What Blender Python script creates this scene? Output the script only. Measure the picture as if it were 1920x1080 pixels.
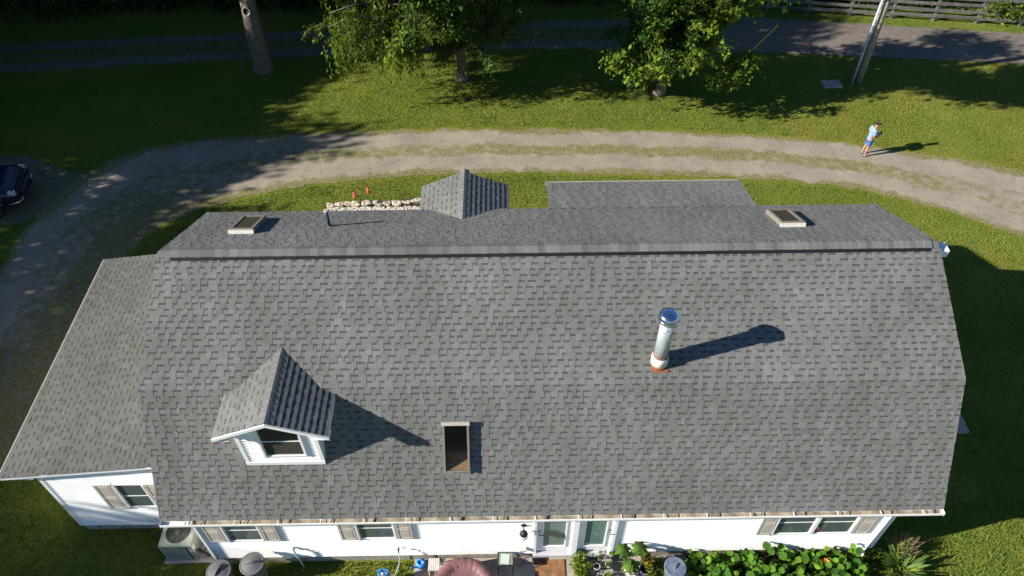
import bpy, math, random
import numpy as np
from mathutils import Vector, Matrix

for o in list(bpy.data.objects): bpy.data.objects.remove(o, do_unlink=True)
S = bpy.context.scene
C = S.collection
R = math.radians

# ------------------------------------------------------------------ camera
cd = bpy.data.cameras.new('camera'); cam = bpy.data.objects.new('camera', cd); C.objects.link(cam)
cd.sensor_width = 36; cd.lens = 1439.73 / 1920 * 36; cd.clip_start = 0.1; cd.clip_end = 900
_p, _y, _r = R(47.2885), R(0.6319), R(-0.2868)
fw = Vector((math.sin(_y)*math.cos(_p), math.cos(_y)*math.cos(_p), -math.sin(_p)))
rt = fw.cross(Vector((0, 0, 1))).normalized(); up = rt.cross(fw)
r2 = rt*math.cos(_r) + up*math.sin(_r); u2 = -rt*math.sin(_r) + up*math.cos(_r)
CAM = Vector((8.0599, -8.2323, 19.2827))
M = Matrix((r2, u2, -fw)).transposed().to_4x4(); M.translation = CAM
cam.matrix_world = M
S.camera = cam
S.render.resolution_x, S.render.resolution_y = 1024, 576

# ------------------------------------------------------------------ sky, sun, exposure
SUN_EL, SUN_AZ = R(26.5), R(12.5)          # light travels towards +x, slightly +y
W = bpy.data.worlds.new('World'); S.world = W; W.use_nodes = True
nt = W.node_tree; bg = nt.nodes['Background']; sk = nt.nodes.new('ShaderNodeTexSky')
sk.sky_type = 'NISHITA'; sk.sun_disc = False; sk.sun_elevation = SUN_EL
sk.sun_rotation = math.atan2(-math.cos(SUN_AZ), -math.sin(SUN_AZ)) % (2*math.pi)
sk.altitude = 200; sk.air_density = 1.0; sk.dust_density = 0.0; sk.ozone_density = 6.0
nt.links.new(sk.outputs[0], bg.inputs[0]); bg.inputs[1].default_value = 0.06
sl = bpy.data.lights.new('sun', 'SUN'); so = bpy.data.objects.new('sun', sl); C.objects.link(so)
sl.energy = 5.0; sl.angle = R(0.55); sl.color = (1.0, 0.945, 0.85)
so.rotation_euler = Vector((math.cos(SUN_EL)*math.cos(SUN_AZ), math.cos(SUN_EL)*math.sin(SUN_AZ), -math.sin(SUN_EL))).to_track_quat('-Z', 'Y').to_euler()
so.location = (-30, -10, 40)
S.view_settings.view_transform = 'Standard'; S.view_settings.look = 'None'
S.view_settings.exposure = 1.17; S.view_settings.gamma = 1.0

# ------------------------------------------------------------------ helpers
rng = random.Random(7); nr = np.random.default_rng(11)

def new_mat(name, col, rough=0.85, var=0.12, scale=6.0, bump=0.0, bscale=60.0, tone=False, metal=0.0,
            spec=0.3, col2=None, trans=0.0, big=0.0, coat=0.0, stretch=None, streak=0.0):
    m = bpy.data.materials.new(name); m.use_nodes = True
    t = m.node_tree; N = t.nodes; K = t.links; b = N['Principled BSDF']
    geo = N.new('ShaderNodeNewGeometry'); pos = geo.outputs['Position']
    if stretch:
        mp = N.new('ShaderNodeMapping'); mp.inputs['Scale'].default_value = stretch
        K.new(pos, mp.inputs['Vector']); pos = mp.outputs[0]
    no = N.new('ShaderNodeTexNoise'); no.inputs['Scale'].default_value = scale; no.inputs['Detail'].default_value = 5
    K.new(pos, no.inputs['Vector'])
    rp = N.new('ShaderNodeValToRGB'); rp.color_ramp.elements[0].position = 0.3; rp.color_ramp.elements[1].position = 0.7
    c2 = col2 if col2 else tuple(min(1, c*(1+var)) for c in col)
    c1 = col if col2 else tuple(c*(1-var) for c in col)
    rp.color_ramp.elements[0].color = (*c1, 1); rp.color_ramp.elements[1].color = (*c2, 1)
    K.new(no.outputs['Fac'], rp.inputs['Fac']); out = rp.outputs['Color']
    def mul(a, bsock):
        mx = N.new('ShaderNodeMix'); mx.data_type = 'RGBA'; mx.blend_type = 'MULTIPLY'; mx.inputs[0].default_value = 1
        K.new(a, mx.inputs[6]); K.new(bsock, mx.inputs[7]); return mx.outputs[2]
    if tone:
        at = N.new('ShaderNodeAttribute'); at.attribute_name = 'tone'; out = mul(out, at.outputs['Color'])
    if big > 0:
        n2 = N.new('ShaderNodeTexNoise'); n2.inputs['Scale'].default_value = 0.45; n2.inputs['Detail'].default_value = 4
        K.new(geo.outputs['Position'], n2.inputs['Vector'])
        r3 = N.new('ShaderNodeValToRGB'); r3.color_ramp.elements[0].position = 0.35; r3.color_ramp.elements[1].position = 0.65
        r3.color_ramp.elements[0].color = (1-big, 1-big*1.05, 1-big*1.15, 1); r3.color_ramp.elements[1].color = (1+big*.3, 1+big*.32, 1+big*.38, 1)
        K.new(n2.outputs['Fac'], r3.inputs['Fac']); out = mul(out, r3.outputs['Color'])
    if streak > 0:
        mp2 = N.new('ShaderNodeMapping'); mp2.inputs['Scale'].default_value = (2.6, .22, .22); K.new(geo.outputs['Position'], mp2.inputs['Vector'])
        n4 = N.new('ShaderNodeTexNoise'); n4.inputs['Scale'].default_value = 1.0; n4.inputs['Detail'].default_value = 6; K.new(mp2.outputs[0], n4.inputs['Vector'])
        r4 = N.new('ShaderNodeValToRGB'); r4.color_ramp.elements[0].position = 0.3; r4.color_ramp.elements[1].position = 0.7
        r4.color_ramp.elements[0].color = (1-streak, 1-streak, 1-streak*1.1, 1); r4.color_ramp.elements[1].color = (1+streak*.7, 1+streak*.75, 1+streak*.8, 1)
        K.new(n4.outputs['Fac'], r4.inputs['Fac']); out = mul(out, r4.outputs['Color'])
    K.new(out, b.inputs['Base Color'])
    b.inputs['Roughness'].default_value = rough; b.inputs['Metallic'].default_value = metal
    b.inputs['Specular IOR Level'].default_value = spec
    if coat: b.inputs['Coat Weight'].default_value = coat; b.inputs['Coat Roughness'].default_value = 0.05
    if bump > 0:
        n3 = N.new('ShaderNodeTexNoise'); n3.inputs['Scale'].default_value = bscale; n3.inputs['Detail'].default_value = 3
        K.new(pos, n3.inputs['Vector'])
        bp = N.new('ShaderNodeBump'); bp.inputs['Strength'].default_value = bump; bp.inputs['Distance'].default_value = 0.02
        K.new(n3.outputs['Fac'], bp.inputs['Height']); K.new(bp.outputs[0], b.inputs['Normal'])
    if trans > 0:
        tr = N.new('ShaderNodeBsdfTranslucent'); K.new(out, tr.inputs['Color'])
        ms = N.new('ShaderNodeMixShader'); ms.inputs[0].default_value = trans
        K.new(b.outputs[0], ms.inputs[1]); K.new(tr.outputs[0], ms.inputs[2])
        K.new(ms.outputs[0], N['Material Output'].inputs['Surface'])
    return m

def glass_mat(name, tint, see=0.0, rough=0.03):
    m = bpy.data.materials.new(name); m.use_nodes = True
    t = m.node_tree; N = t.nodes; K = t.links; b = N['Principled BSDF']
    b.inputs['Base Color'].default_value = (*tint, 1); b.inputs['Roughness'].default_value = rough
    b.inputs['Specular IOR Level'].default_value = 0.35
    if see > 0:
        tr = N.new('ShaderNodeBsdfTransparent'); tr.inputs[0].default_value = (*tint_clear(tint), 1)
        ms = N.new('ShaderNodeMixShader'); ms.inputs[0].default_value = see
        K.new(b.outputs[0], ms.inputs[1]); K.new(tr.outputs[0], ms.inputs[2]); K.new(ms.outputs[0], N['Material Output'].inputs['Surface'])
    return m
def tint_clear(t): return tuple(min(1, 0.75 + c) for c in t)

class MB:
    """collects faces (own vertices for each face unless given as a patch) into one mesh"""
    def __init__(s): s.v = []; s.f = []; s.m = []; s.c = []
    def face(s, pts, mi=0, col=(1, 1, 1)):
        n = len(s.v); s.v.extend([tuple(p) for p in pts]); s.c.extend([col]*len(pts)); s.f.append(tuple(range(n, n+len(pts)))); s.m.append(mi)
    def patch(s, vs, fs, mi=0, col=(1, 1, 1)):
        n = len(s.v); s.v.extend([tuple(p) for p in vs]); s.c.extend([col]*len(vs))
        for f in fs: s.f.append(tuple(i+n for i in f)); s.m.append(mi)
    def box(s, x0, x1, y0, y1, z0, z1, mi=0, col=(1, 1, 1), T=None):
        v = [(x, y, z) for x in (x0, x1) for y in (y0, y1) for z in (z0, z1)]
        if T is not None: v = [tuple(T @ Vector(p)) for p in v]
        s.patch(v, [(0, 1, 3, 2), (4, 6, 7, 5), (0, 4, 5, 1), (2, 3, 7, 6), (0, 2, 6, 4), (1, 5, 7, 3)], mi, col)
    def bbox(s, x0, x1, y0, y1, z0, z1, b=0.01, mi=0, T=None):
        """box with chamfered edges"""
        vs = []; idx = {}
        for i, x in enumerate((x0, x1)):
            for j, y in enumerate((y0, y1)):
                for k, z in enumerate((z0, z1)):
                    sx, sy, sz = (1-2*i)*b, (1-2*j)*b, (1-2*k)*b
                    for a, p in enumerate([(x, y+sy, z+sz), (x+sx, y, z+sz), (x+sx, y+sy, z)]):
                        idx[i, j, k, a] = len(vs); vs.append(p)
        g = lambda i, j, k, a: idx[i, j, k, a]
        fs = []
        for i in (0, 1): fs.append((g(i,0,0,0), g(i,1,0,0), g(i,1,1,0), g(i,0,1,0)))
        for j in (0, 1): fs.append((g(0,j,0,1), g(1,j,0,1), g(1,j,1,1), g(0,j,1,1)))
        for k in (0, 1): fs.append((g(0,0,k,2), g(1,0,k,2), g(1,1,k,2), g(0,1,k,2)))
        for i in (0, 1):
            for j in (0, 1): fs.append((g(i,j,0,0), g(i,j,1,0), g(i,j,1,1), g(i,j,0,1)))
            for k in (0, 1): fs.append((g(i,0,k,0), g(i,1,k,0), g(i,1,k,2), g(i,0,k,2)))
        for j in (0, 1):
            for k in (0, 1): fs.append((g(0,j,k,1), g(1,j,k,1), g(1,j,k,2), g(0,j,k,2)))
        for i in (0, 1):
            for j in (0, 1):
                for k in (0, 1): fs.append((g(i,j,k,0), g(i,j,k,1), g(i,j,k,2)))
        if T is not None: vs = [tuple(T @ Vector(p)) for p in vs]
        s.patch(vs, fs, mi)
    def tube(s, pts, rad, seg=8, mi=0, cap=True, col=(1, 1, 1)):
        pts = [Vector(p) for p in pts]; n = len(pts)
        if not hasattr(rad, '__len__'): rad = [rad]*n
        vs = []; fs = []; ref = None
        for i, p in enumerate(pts):
            d = (pts[min(i+1, n-1)]-pts[max(i-1, 0)]).normalized()
            if ref is None: ref = Vector((0, 0, 1)) if abs(d.z) < .9 else Vector((1, 0, 0))
            a = (ref-d*ref.dot(d)).normalized(); ref = a; b = d.cross(a)
            for k in range(seg):
                t = 2*math.pi*k/seg; vs.append(p+(a*math.cos(t)+b*math.sin(t))*rad[i])
        for i in range(n-1):
            for k in range(seg): fs.append((i*seg+k, i*seg+(k+1) % seg, (i+1)*seg+(k+1) % seg, (i+1)*seg+k))
        if cap: fs.append(tuple(range(seg-1, -1, -1))); fs.append(tuple((n-1)*seg+k for k in range(seg)))
        s.patch(vs, fs, mi, col)
    def lathe(s, prof, seg=24, at=(0, 0, 0), mi=0, T=None, col=(1, 1, 1)):
        vs = []; fs = []; n = len(prof)
        for r, z in prof:
            for k in range(seg):
                t = 2*math.pi*k/seg; vs.append((at[0]+r*math.cos(t), at[1]+r*math.sin(t), at[2]+z))
        for i in range(n-1):
            for k in range(seg): fs.append((i*seg+k, i*seg+(k+1) % seg, (i+1)*seg+(k+1) % seg, (i+1)*seg+k))
        if prof[0][0] > 1e-4: fs.append(tuple(range(seg-1, -1, -1)))
        if prof[-1][0] > 1e-4: fs.append(tuple((n-1)*seg+k for k in range(seg)))
        if T is not None: vs = [tuple(T @ Vector(p)) for p in vs]
        s.patch(vs, fs, mi, col)
    def mesh(s, name, mats, smooth=False):
        me = bpy.data.meshes.new(name); me.from_pydata(s.v, [], s.f)
        for m in (mats if isinstance(mats, (list, tuple)) else [mats]): me.materials.append(m)
        me.polygons.foreach_set('material_index', s.m)
        if smooth: me.polygons.foreach_set('use_smooth', [True]*len(s.f))
        ca = me.color_attributes.new('tone', 'FLOAT_COLOR', 'POINT')
        a = np.ones((len(s.v), 4), np.float32); a[:, :3] = np.array(s.c, np.float32).reshape(-1, 3); ca.data.foreach_set('color', a.ravel())
        me.update(); return me
    def build(s, name, mats, parent=None, smooth=False):
        return link(name, s.mesh(name, mats, smooth), parent)

def link(name, me, parent=None):
    o = bpy.data.objects.new(name, me); C.objects.link(o)
    if parent is not None: attach(o, parent)
    return o
def attach(o, p):
    o.parent = p
    if p.type == 'EMPTY' and not p.get('local_'): o.matrix_parent_inverse = Matrix.Translation(-p.location)
def tag(o, label=None, cat=None, group=None, kind=None):
    if label: o['label'] = label
    if cat: o['category'] = cat
    if group: o['group'] = group
    if kind: o['kind'] = kind
    return o
def thing(name, label, cat, loc, group=None, rotz=0.0, local=False):
    """Empty at the base; parts are given in world coordinates (or local ones with local=True)"""
    o = bpy.data.objects.new(name, None); C.objects.link(o); o.location = loc; o.rotation_euler[2] = rotz; o.empty_display_size = .2
    if local: LOCAL.add(o.name)
    return tag(o, label, cat, group)
LOCAL = set()
def attach(o, p):
    o.parent = p
    if p.type == 'EMPTY' and p.name not in LOCAL: o.matrix_parent_inverse = Matrix.Translation(-p.location)
def big_mesh(name, V, F, mat, col=None, parent=None, nper=4, smooth=False):
    me = bpy.data.meshes.new(name); nf = len(F)
    me.vertices.add(len(V)); me.vertices.foreach_set('co', np.asarray(V, np.float32).ravel())
    me.loops.add(nf*nper); me.loops.foreach_set('vertex_index', np.asarray(F, np.int32).ravel())
    me.polygons.add(nf); me.polygons.foreach_set('loop_start', np.arange(nf, dtype=np.int32)*nper)
    me.materials.append(mat)
    if col is not None:
        ca = me.color_attributes.new('tone', 'FLOAT_COLOR', 'POINT'); a = np.ones((len(V), 4), np.float32); a[:, :3] = col; ca.data.foreach_set('color', a.ravel())
    if smooth: me.polygons.foreach_set('use_smooth', np.ones(nf, bool))
    me.update(calc_edges=True); return link(name, me, parent)

_H = nr.random((256, 256))
def vnoise(x, y, s):
    x = np.asarray(x)*s+100; y = np.asarray(y)*s+100; i = np.floor(x).astype(int); j = np.floor(y).astype(int); fx = x-i; fy = y-j
    fx = fx*fx*(3-2*fx); fy = fy*fy*(3-2*fy); h = lambda a, b: _H[a % 256, b % 256]
    return (h(i, j)*(1-fx)+h(i+1, j)*fx)*(1-fy)+(h(i, j+1)*(1-fx)+h(i+1, j+1)*fx)*fy

# ------------------------------------------------------------------ materials
MT = {}
MT['shingle'] = new_mat('shingle', (.152, .154, .146), .95, .22, 55, .35, 240, tone=True, big=.14, spec=.2, streak=.10)
MT['white'] = new_mat('white_vinyl', (.80, .80, .79), .45, .04, 2.5, 0, spec=.4)
MT['trim'] = new_mat('white_trim', (.78, .78, .77), .5, .05, 5)
MT['found'] = new_mat('foundation_concrete', (.30, .27, .22), .95, .35, 7, .5, 40)
MT['concrete'] = new_mat('concrete', (.34, .30, .25), .92, .22, 3.5, .25, 60)
MT['black'] = new_mat('black_vent', (.006, .006, .007), .8, .2, 10)
MT['darkmetal'] = new_mat('dark_metal', (.03, .03, .033), .5, .2, 10, metal=.3)
MT['shutter'] = new_mat('shutter_beige', (.45, .41, .36), .6, .05, 6)
MT['glass'] = glass_mat('window_glass', (.085, .11, .108))
MT['glassg'] = glass_mat('door_glass', (.12, .20, .165))
MT['glasss'] = glass_mat('skylight_glass', (.012, .011, .010), see=.8)
MT['glassb'] = glass_mat('dark_skylight_glass', (.05, .045, .036), rough=.25)
MT['frame'] = new_mat('skylight_frame', (.21, .185, .155), .55, .15, 12, metal=.2)
MT['wood'] = new_mat('warm_wood', (.42, .27, .15), .6, .2, 12, stretch=(1, 8, 1))
MT['shaftshade'] = new_mat('shaft_lining', (.025, .025, .022), .9, .05, 5)  # near-black lining: the shaft's inner shade is put into its colour
MT['debris'] = new_mat('gutter_litter', (.22, .175, .12), .95, .5, 14, .6, 60, col2=(.33, .28, .205))
MT['galv'] = new_mat('galvanised_steel', (.55, .62, .72), .18, .10, 9, metal=1.0, spec=.5)
MT['pipepaint'] = new_mat('whitened_steel', (.52, .58, .63), .38, .14, 8, metal=.6, spec=.5)
MT['rust'] = new_mat('rust', (.16, .055, .028), .9, .4, 30, .5, 90, col2=(.30, .12, .06))
MT['pvc'] = new_mat('dark_pipe', (.035, .05, .075), .5, .1, 10)
MT['pvcw'] = new_mat('white_pipe', (.6, .57, .5), .6, .1, 10)
MT['bark'] = new_mat('bark', (.17, .14, .11), .95, .45, 9, .9, 30, stretch=(3, 3, .7))
MT['barkpale'] = new_mat('pale_bark', (.34, .29, .24), .95, .4, 7, .8, 26, stretch=(3, 3, .6))
MT['barkmid'] = new_mat('grey_brown_bark', (.20, .17, .138), .95, .4, 9, .9, 30, stretch=(3, 3, .7))
MT['leaf'] = new_mat('leaf', (.082, .125, .020), .75, .25, 3, tone=True, trans=.35, spec=.15)
MT['grass'] = new_mat('grass_blade', (.186, .215, .040), .85, .15, 1.2, tone=True, trans=.3, spec=.2)
MT['stone'] = new_mat('border_stone', (.46, .39, .31), .95, .25, 9, .6, 30)
MT['pebble'] = new_mat('white_pebble', (.66, .60, .52), .9, .1, 30, tone=True)
MT['pole'] = new_mat('pole_wood', (.30, .27, .20), .95, .35, 5, .6, 40, stretch=(6, 6, .5))
MT['fence'] = new_mat('weathered_board', (.125, .12, .11), .95, .3, 6, .5, 40, tone=True)
MT['conduit'] = new_mat('grey_conduit', (.42, .48, .56), .5, .05, 10)
MT['yellow'] = new_mat('yellow_plastic', (.62, .50, .05), .5, .05, 10)
MT['acgreen'] = new_mat('condenser_paint', (.25, .275, .23), .55, .06, 4)
MT['acdark'] = new_mat('condenser_dark', (.05, .055, .048), .7, .2, 10)
MT['can'] = new_mat('bin_plastic', (.115, .115, .118), .55, .12, 5, .1, 80)
MT['mauve'] = new_mat('mauve_cover', (.185, .088, .092), .5, .12, 6, .15, 30)
MT['blue'] = new_mat('blue_plastic', (.05, .22, .55), .35, .1, 5)
MT['bluelid'] = new_mat('faded_blue_lid', (.05, .075, .125), .6, .35, 5, .3, 12, col2=(.16, .19, .245))
MT['potw'] = new_mat('white_pot', (.56, .54, .50), .6, .08, 10)
MT['soil'] = new_mat('potting_soil', (.035, .025, .018), .98, .3, 30, .6, 50)
MT['mat'] = new_mat('doormat', (.25, .125, .06), .98, .35, 8, .7, 120)
MT['red'] = new_mat('red_plastic', (.62, .06, .05), .35, .1, 10)
MT['clear'] = glass_mat('clear_bottle', (.5, .3, .3), see=.5)
MT['palegreen'] = new_mat('pale_green_mesh', (.42, .50, .42), .7, .12, 30)
MT['skin'] = new_mat('skin', (.36, .19, .125), .55, .06, 12)
MT['shirt'] = new_mat('pale_blue_shirt', (.17, .255, .35), .85, .08, 14)
MT['shorts'] = new_mat('blue_shorts', (.03, .13, .42), .8, .1, 14)
MT['hair'] = new_mat('dark_hair', (.035, .02, .014), .6, .2, 40)
MT['shoe'] = new_mat('shoe', (.30, .24, .22), .8, .1, 10)
MT['sock'] = new_mat('sole', (.03, .03, .03), .8, .1, 10)
MT['carpaint'] = new_mat('navy_car_paint', (.004, .007, .028), .3, .05, 2, coat=.5, spec=.4)
MT['tyre'] = new_mat('tyre', (.018, .018, .019), .85, .1, 10)
MT['rim'] = new_mat('alloy', (.42, .42, .43), .3, .05, 10, metal=.8)
MT['chrome'] = new_mat('chrome', (.7, .72, .75), .12, .02, 10, metal=1.0)
MT['carglass'] = glass_mat('car_glass', (.012, .014, .016))
MT['lens'] = glass_mat('headlamp_lens', (.30, .36, .40))
MT['blind'] = new_mat('blind_slat', (.13, .125, .115), .7, .1, 8)
MT['spike'] = new_mat('stained_spike', (.09, .06, .045), .8, .2, 20)
MT['gutterdull'] = new_mat('dull_gutter', (.46, .44, .40), .6, .12, 6)
MT['amber'] = new_mat('amber', (.40, .08, .03), .3, .1, 10)

_t = MT['grass'].node_tree; _g = _t.nodes.new('ShaderNodeNewGeometry'); _v = _t.nodes.new('ShaderNodeMix'); _v.data_type = 'VECTOR'; _v.inputs[0].default_value = .6
_v.inputs[5].default_value = (0, 0, 1); _t.links.new(_g.outputs['Normal'], _v.inputs[4]); _n = _t.nodes.new('ShaderNodeVectorMath'); _n.operation = 'NORMALIZE'
_t.links.new(_v.outputs[1], _n.inputs[0]); _t.links.new(_n.outputs[0], _t.nodes['Principled BSDF'].inputs['Normal'])
# ------------------------------------------------------------------ ground
def ground_material():
    m = bpy.data.materials.new('lawn'); m.use_nodes = True; t = m.node_tree; N = t.nodes; K = t.links; b = N['Principled BSDF']
    g = N.new('ShaderNodeNewGeometry')
    def noise(s, d=5):
        n = N.new('ShaderNodeTexNoise'); n.inputs['Scale'].default_value = s; n.inputs['Detail'].default_value = d; K.new(g.outputs['Position'], n.inputs['Vector']); return n.outputs['Fac']
    def ramp(f, a, ca, bb, cb):
        r = N.new('ShaderNodeValToRGB'); r.color_ramp.elements[0].position = a; r.color_ramp.elements[1].position = bb
        r.color_ramp.elements[0].color = (*ca, 1); r.color_ramp.elements[1].color = (*cb, 1); K.new(f, r.inputs[0]); return r.outputs[0]
    c1 = ramp(noise(.35), .35, (.125, .165, .02), .68, (.19, .20, .033))
    c2 = ramp(noise(14), .3, (.55, .55, .5), .7, (1.25, 1.2, 1.1))
    mx = N.new('ShaderNodeMix'); mx.data_type = 'RGBA'; mx.blend_type = 'MULTIPLY'; mx.inputs[0].default_value = 1; K.new(c1, mx.inputs[6]); K.new(c2, mx.inputs[7])
    K.new(mx.outputs[2], b.inputs['Base Color']); b.inputs['Roughness'].default_value = .95; b.inputs['Specular IOR Level'].default_value = .1
    bp = N.new('ShaderNodeBump'); bp.inputs['Strength'].default_value = .8; bp.inputs['Distance'].default_value = .06; K.new(noise(22, 3), bp.inputs['Height']); K.new(bp.outputs[0], b.inputs['Normal'])
    return m
m = MB(); m.face([(-250, -250, 0), (250, -250, 0), (250, 250, 0), (-250, 250, 0)])
tag(m.build('lawn', ground_material()), kind='structure')

def gravel_material(name, ca, cb, grass):
    """gravel / worn grass mix driven by the vertex attribute 'grav' and broken up by noise"""
    m = bpy.data.materials.new(name); m.use_nodes = True; t = m.node_tree; N = t.nodes; K = t.links; b = N['Principled BSDF']
    g = N.new('ShaderNodeNewGeometry')
    def noise(s, d=5):
        n = N.new('ShaderNodeTexNoise'); n.inputs['Scale'].default_value = s; n.inputs['Detail'].default_value = d; K.new(g.outputs['Position'], n.inputs['Vector']); return n.outputs['Fac']
    def ramp(f, a, x, bb, y):
        r = N.new('ShaderNodeValToRGB'); r.color_ramp.elements[0].position = a; r.color_ramp.elements[1].position = bb
        r.color_ramp.elements[0].color = (*x, 1); r.color_ramp.elements[1].color = (*y, 1); K.new(f, r.inputs[0]); return r.outputs[0]
    at = N.new('ShaderNodeAttribute'); at.attribute_name = 'tone'
    sep = N.new('ShaderNodeSeparateColor'); K.new(at.outputs['Color'], sep.inputs[0])
    ad = N.new('ShaderNodeMath'); ad.operation = 'ADD'; K.new(sep.outputs[0], ad.inputs[0]); nm = N.new('ShaderNodeMath'); nm.operation = 'MULTIPLY'; nm.inputs[1].default_value = 1.5; K.new(noise(3.2, 10), nm.inputs[0]); K.new(nm.outputs[0], ad.inputs[1])
    ms = N.new('ShaderNodeMapRange'); ms.inputs[1].default_value = 1.0; ms.inputs[2].default_value = 1.42; K.new(ad.outputs[0], ms.inputs[0])
    gr = ramp(noise(30, 6), .3, ca, .7, cb)
    big = ramp(noise(.8, 3), .3, (.82, .82, .82), .7, (1.1, 1.08, 1.05))
    mg = N.new('ShaderNodeMix'); mg.data_type = 'RGBA'; mg.blend_type = 'MULTIPLY'; mg.inputs[0].default_value = 1; K.new(gr, mg.inputs[6]); K.new(big, mg.inputs[7])
    gs = ramp(noise(9, 4), .35, grass, .65, (.24, .195, .115))
    mx = N.new('ShaderNodeMix'); mx.data_type = 'RGBA'; K.new(ms.outputs[0], mx.inputs[0]); K.new(gs, mx.inputs[6]); K.new(mg.outputs[2], mx.inputs[7])
    K.new(mx.outputs[2], b.inputs['Base Color']); b.inputs['Roughness'].default_value = .95; b.inputs['Specular IOR Level'].default_value = .15
    bp = N.new('ShaderNodeBump'); bp.inputs['Strength'].default_value = .7; bp.inputs['Distance'].default_value = .03; K.new(noise(45, 3), bp.inputs['Height']); K.new(bp.outputs[0], b.inputs['Normal'])
    return m

def resample(P, n):
    P = np.array(P, float)
    for _ in range(3):          # Chaikin corner cutting
        Q = np.empty((2*len(P)-2, 2)); Q[0::2] = P[:-1]*.75+P[1:]*.25; Q[1::2] = P[:-1]*.25+P[1:]*.75
        P = np.vstack([P[:1], Q, P[-1:]])
    d = np.r_[0, np.cumsum(np.hypot(*np.diff(P, axis=0).T))]; s = np.linspace(0, d[-1], n)
    return np.c_[np.interp(s, d, P[:, 0]), np.interp(s, d, P[:, 1])]

def ribbon(name, A, B, z, mat, prof, na, nc, rag=.12):
    A = resample(A, na); B = resample(B, na); u = np.linspace(-.04, 1.04, nc)
    P = A[:, None, :]*(1-u)[None, :, None]+B[:, None, :]*u[None, :, None]
    j = (vnoise(P[..., 0], P[..., 1], 2.2)-.5)*rag*2+(vnoise(P[..., 0], P[..., 1], 7)-.5)*rag
    w = (B-A); w /= np.linalg.norm(w, axis=1)[:, None]
    edge = (np.abs(u-.5) > .42).astype(float)
    P = P+w[:, None, :]*(j*edge[None, :])[..., None]
    V = np.concatenate([P, np.full(P.shape[:2]+(1,), z)], -1).reshape(-1, 3)
    i, k = np.meshgrid(np.arange(na-1), np.arange(nc-1), indexing='ij'); a = (i*nc+k).ravel()
    F = np.c_[a, a+1, a+nc+1, a+nc]
    g = prof(np.broadcast_to(u, (na, nc)).ravel(), V[:, 0], V[:, 1], np.repeat(np.linspace(0, 1, na), nc))
    o = big_mesh(name, V, F, mat, np.repeat(g[:, None], 3, 1)); tag(o, kind='structure')
    return P.reshape(na, nc, 2), g.reshape(na, nc)

sstep = lambda x, a, b: np.clip((x-a)/(b-a), 0, 1)**2*(3-2*np.clip((x-a)/(b-a), 0, 1))
UP = [(52, 3), (40, 9.5), (33, 13.2), (28.57, 15.37), (24.44, 16.82), (20.33, 17.73), (15.99, 18.26), (11.53, 18.53), (7.04, 18.62), (2.55, 18.63), (-.55, 18.45), (-3.4, 18.25), (-5.54, 17.93), (-7.2, 17.2), (-8.3, 16.1), (-9.05, 14.6), (-9.5, 12.8), (-9.6, 11.2), (-9.5, 9.6), (-9.3, 6), (-9.2, 0), (-9.2, -9)]
LO = [(49, -1), (37, 5), (31, 9), (26.93, 11.88), (25.08, 13.07), (23.4, 13.96), (21.61, 14.75), (18.61, 15.23), (15.51, 15.55), (11.31, 15.8), (7.08, 15.94), (2.86, 15.69), (0, 15.25), (-2.16, 14.65), (-3.97, 13.76), (-5.07, 12.75), (-5.78, 11.37), (-6.09, 9.58), (-6.2, 7.93), (-6.3, 5.5), (-6.4, 0), (-6.4, -9)]
def drive_prof(u, x, y, s):
    u = u+(vnoise(x, y, .7)-.5)*.10+(vnoise(x, y, 2.0)-.5)*.05; t1 = sstep(u, -.04, .12)*(1-sstep(u, .30, .48)); t2 = sstep(u, .52, .68)*(1-sstep(u, .86, 1.04))
    mid = np.where(x < 6.5, .40, np.where(x > 21, .26+.3*sstep(x, 21, 26), .22))+.35*(vnoise(x, y, .5)-.5); leftfade = sstep(x, -6.5, -1.0)
    t2 = t2*(.25+.75*leftfade)
    base = np.where((u > .3) & (u < .7), mid, 0)
    return np.clip(np.maximum(np.maximum(t1, t2)*.78, base), 0, 1)
GRAV = gravel_material('gravel', (.205, .178, .145), (.36, .315, .25), (.13, .135, .035))
drive_P, drive_g = ribbon('gravel_drive', UP, LO, .012, GRAV, drive_prof, 420, 34)
# farm lane in the shade: two gravel tracks with grass between; the asphalt road joins it at right
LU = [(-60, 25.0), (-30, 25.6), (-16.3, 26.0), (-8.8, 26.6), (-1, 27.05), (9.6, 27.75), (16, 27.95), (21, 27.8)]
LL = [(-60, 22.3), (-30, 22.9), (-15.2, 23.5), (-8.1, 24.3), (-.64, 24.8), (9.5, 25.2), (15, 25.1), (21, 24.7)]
def lane_prof(u, x, y, s):
    t1 = sstep(u, -.03, .05)*(1-sstep(u, .2, .3)); t2 = sstep(u, .70, .80)*(1-sstep(u, .95, 1.03)); return np.maximum(t1, t2)*.78+sstep(x, 12, 20)*.5
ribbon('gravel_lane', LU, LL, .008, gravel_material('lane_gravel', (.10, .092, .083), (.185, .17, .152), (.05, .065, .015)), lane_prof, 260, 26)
ASPH = new_mat('asphalt', (.155, .13, .11), .95, .2, 4, .4, 120, big=.12)
RU = [(17.5, 27.95), (20, 27.96), (26, 27.1), (33.55, 25.99), (45, 24.0), (60, 21)]
RL = [(17.5, 24.95), (19.5, 24.79), (26, 24.15), (32.35, 23.43), (45, 21.5), (60, 18.3)]
ribbon('asphalt_road', RU, RL, .016, ASPH, lambda u, x, y, s: u*0+1, 160, 12, .05)

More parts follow.
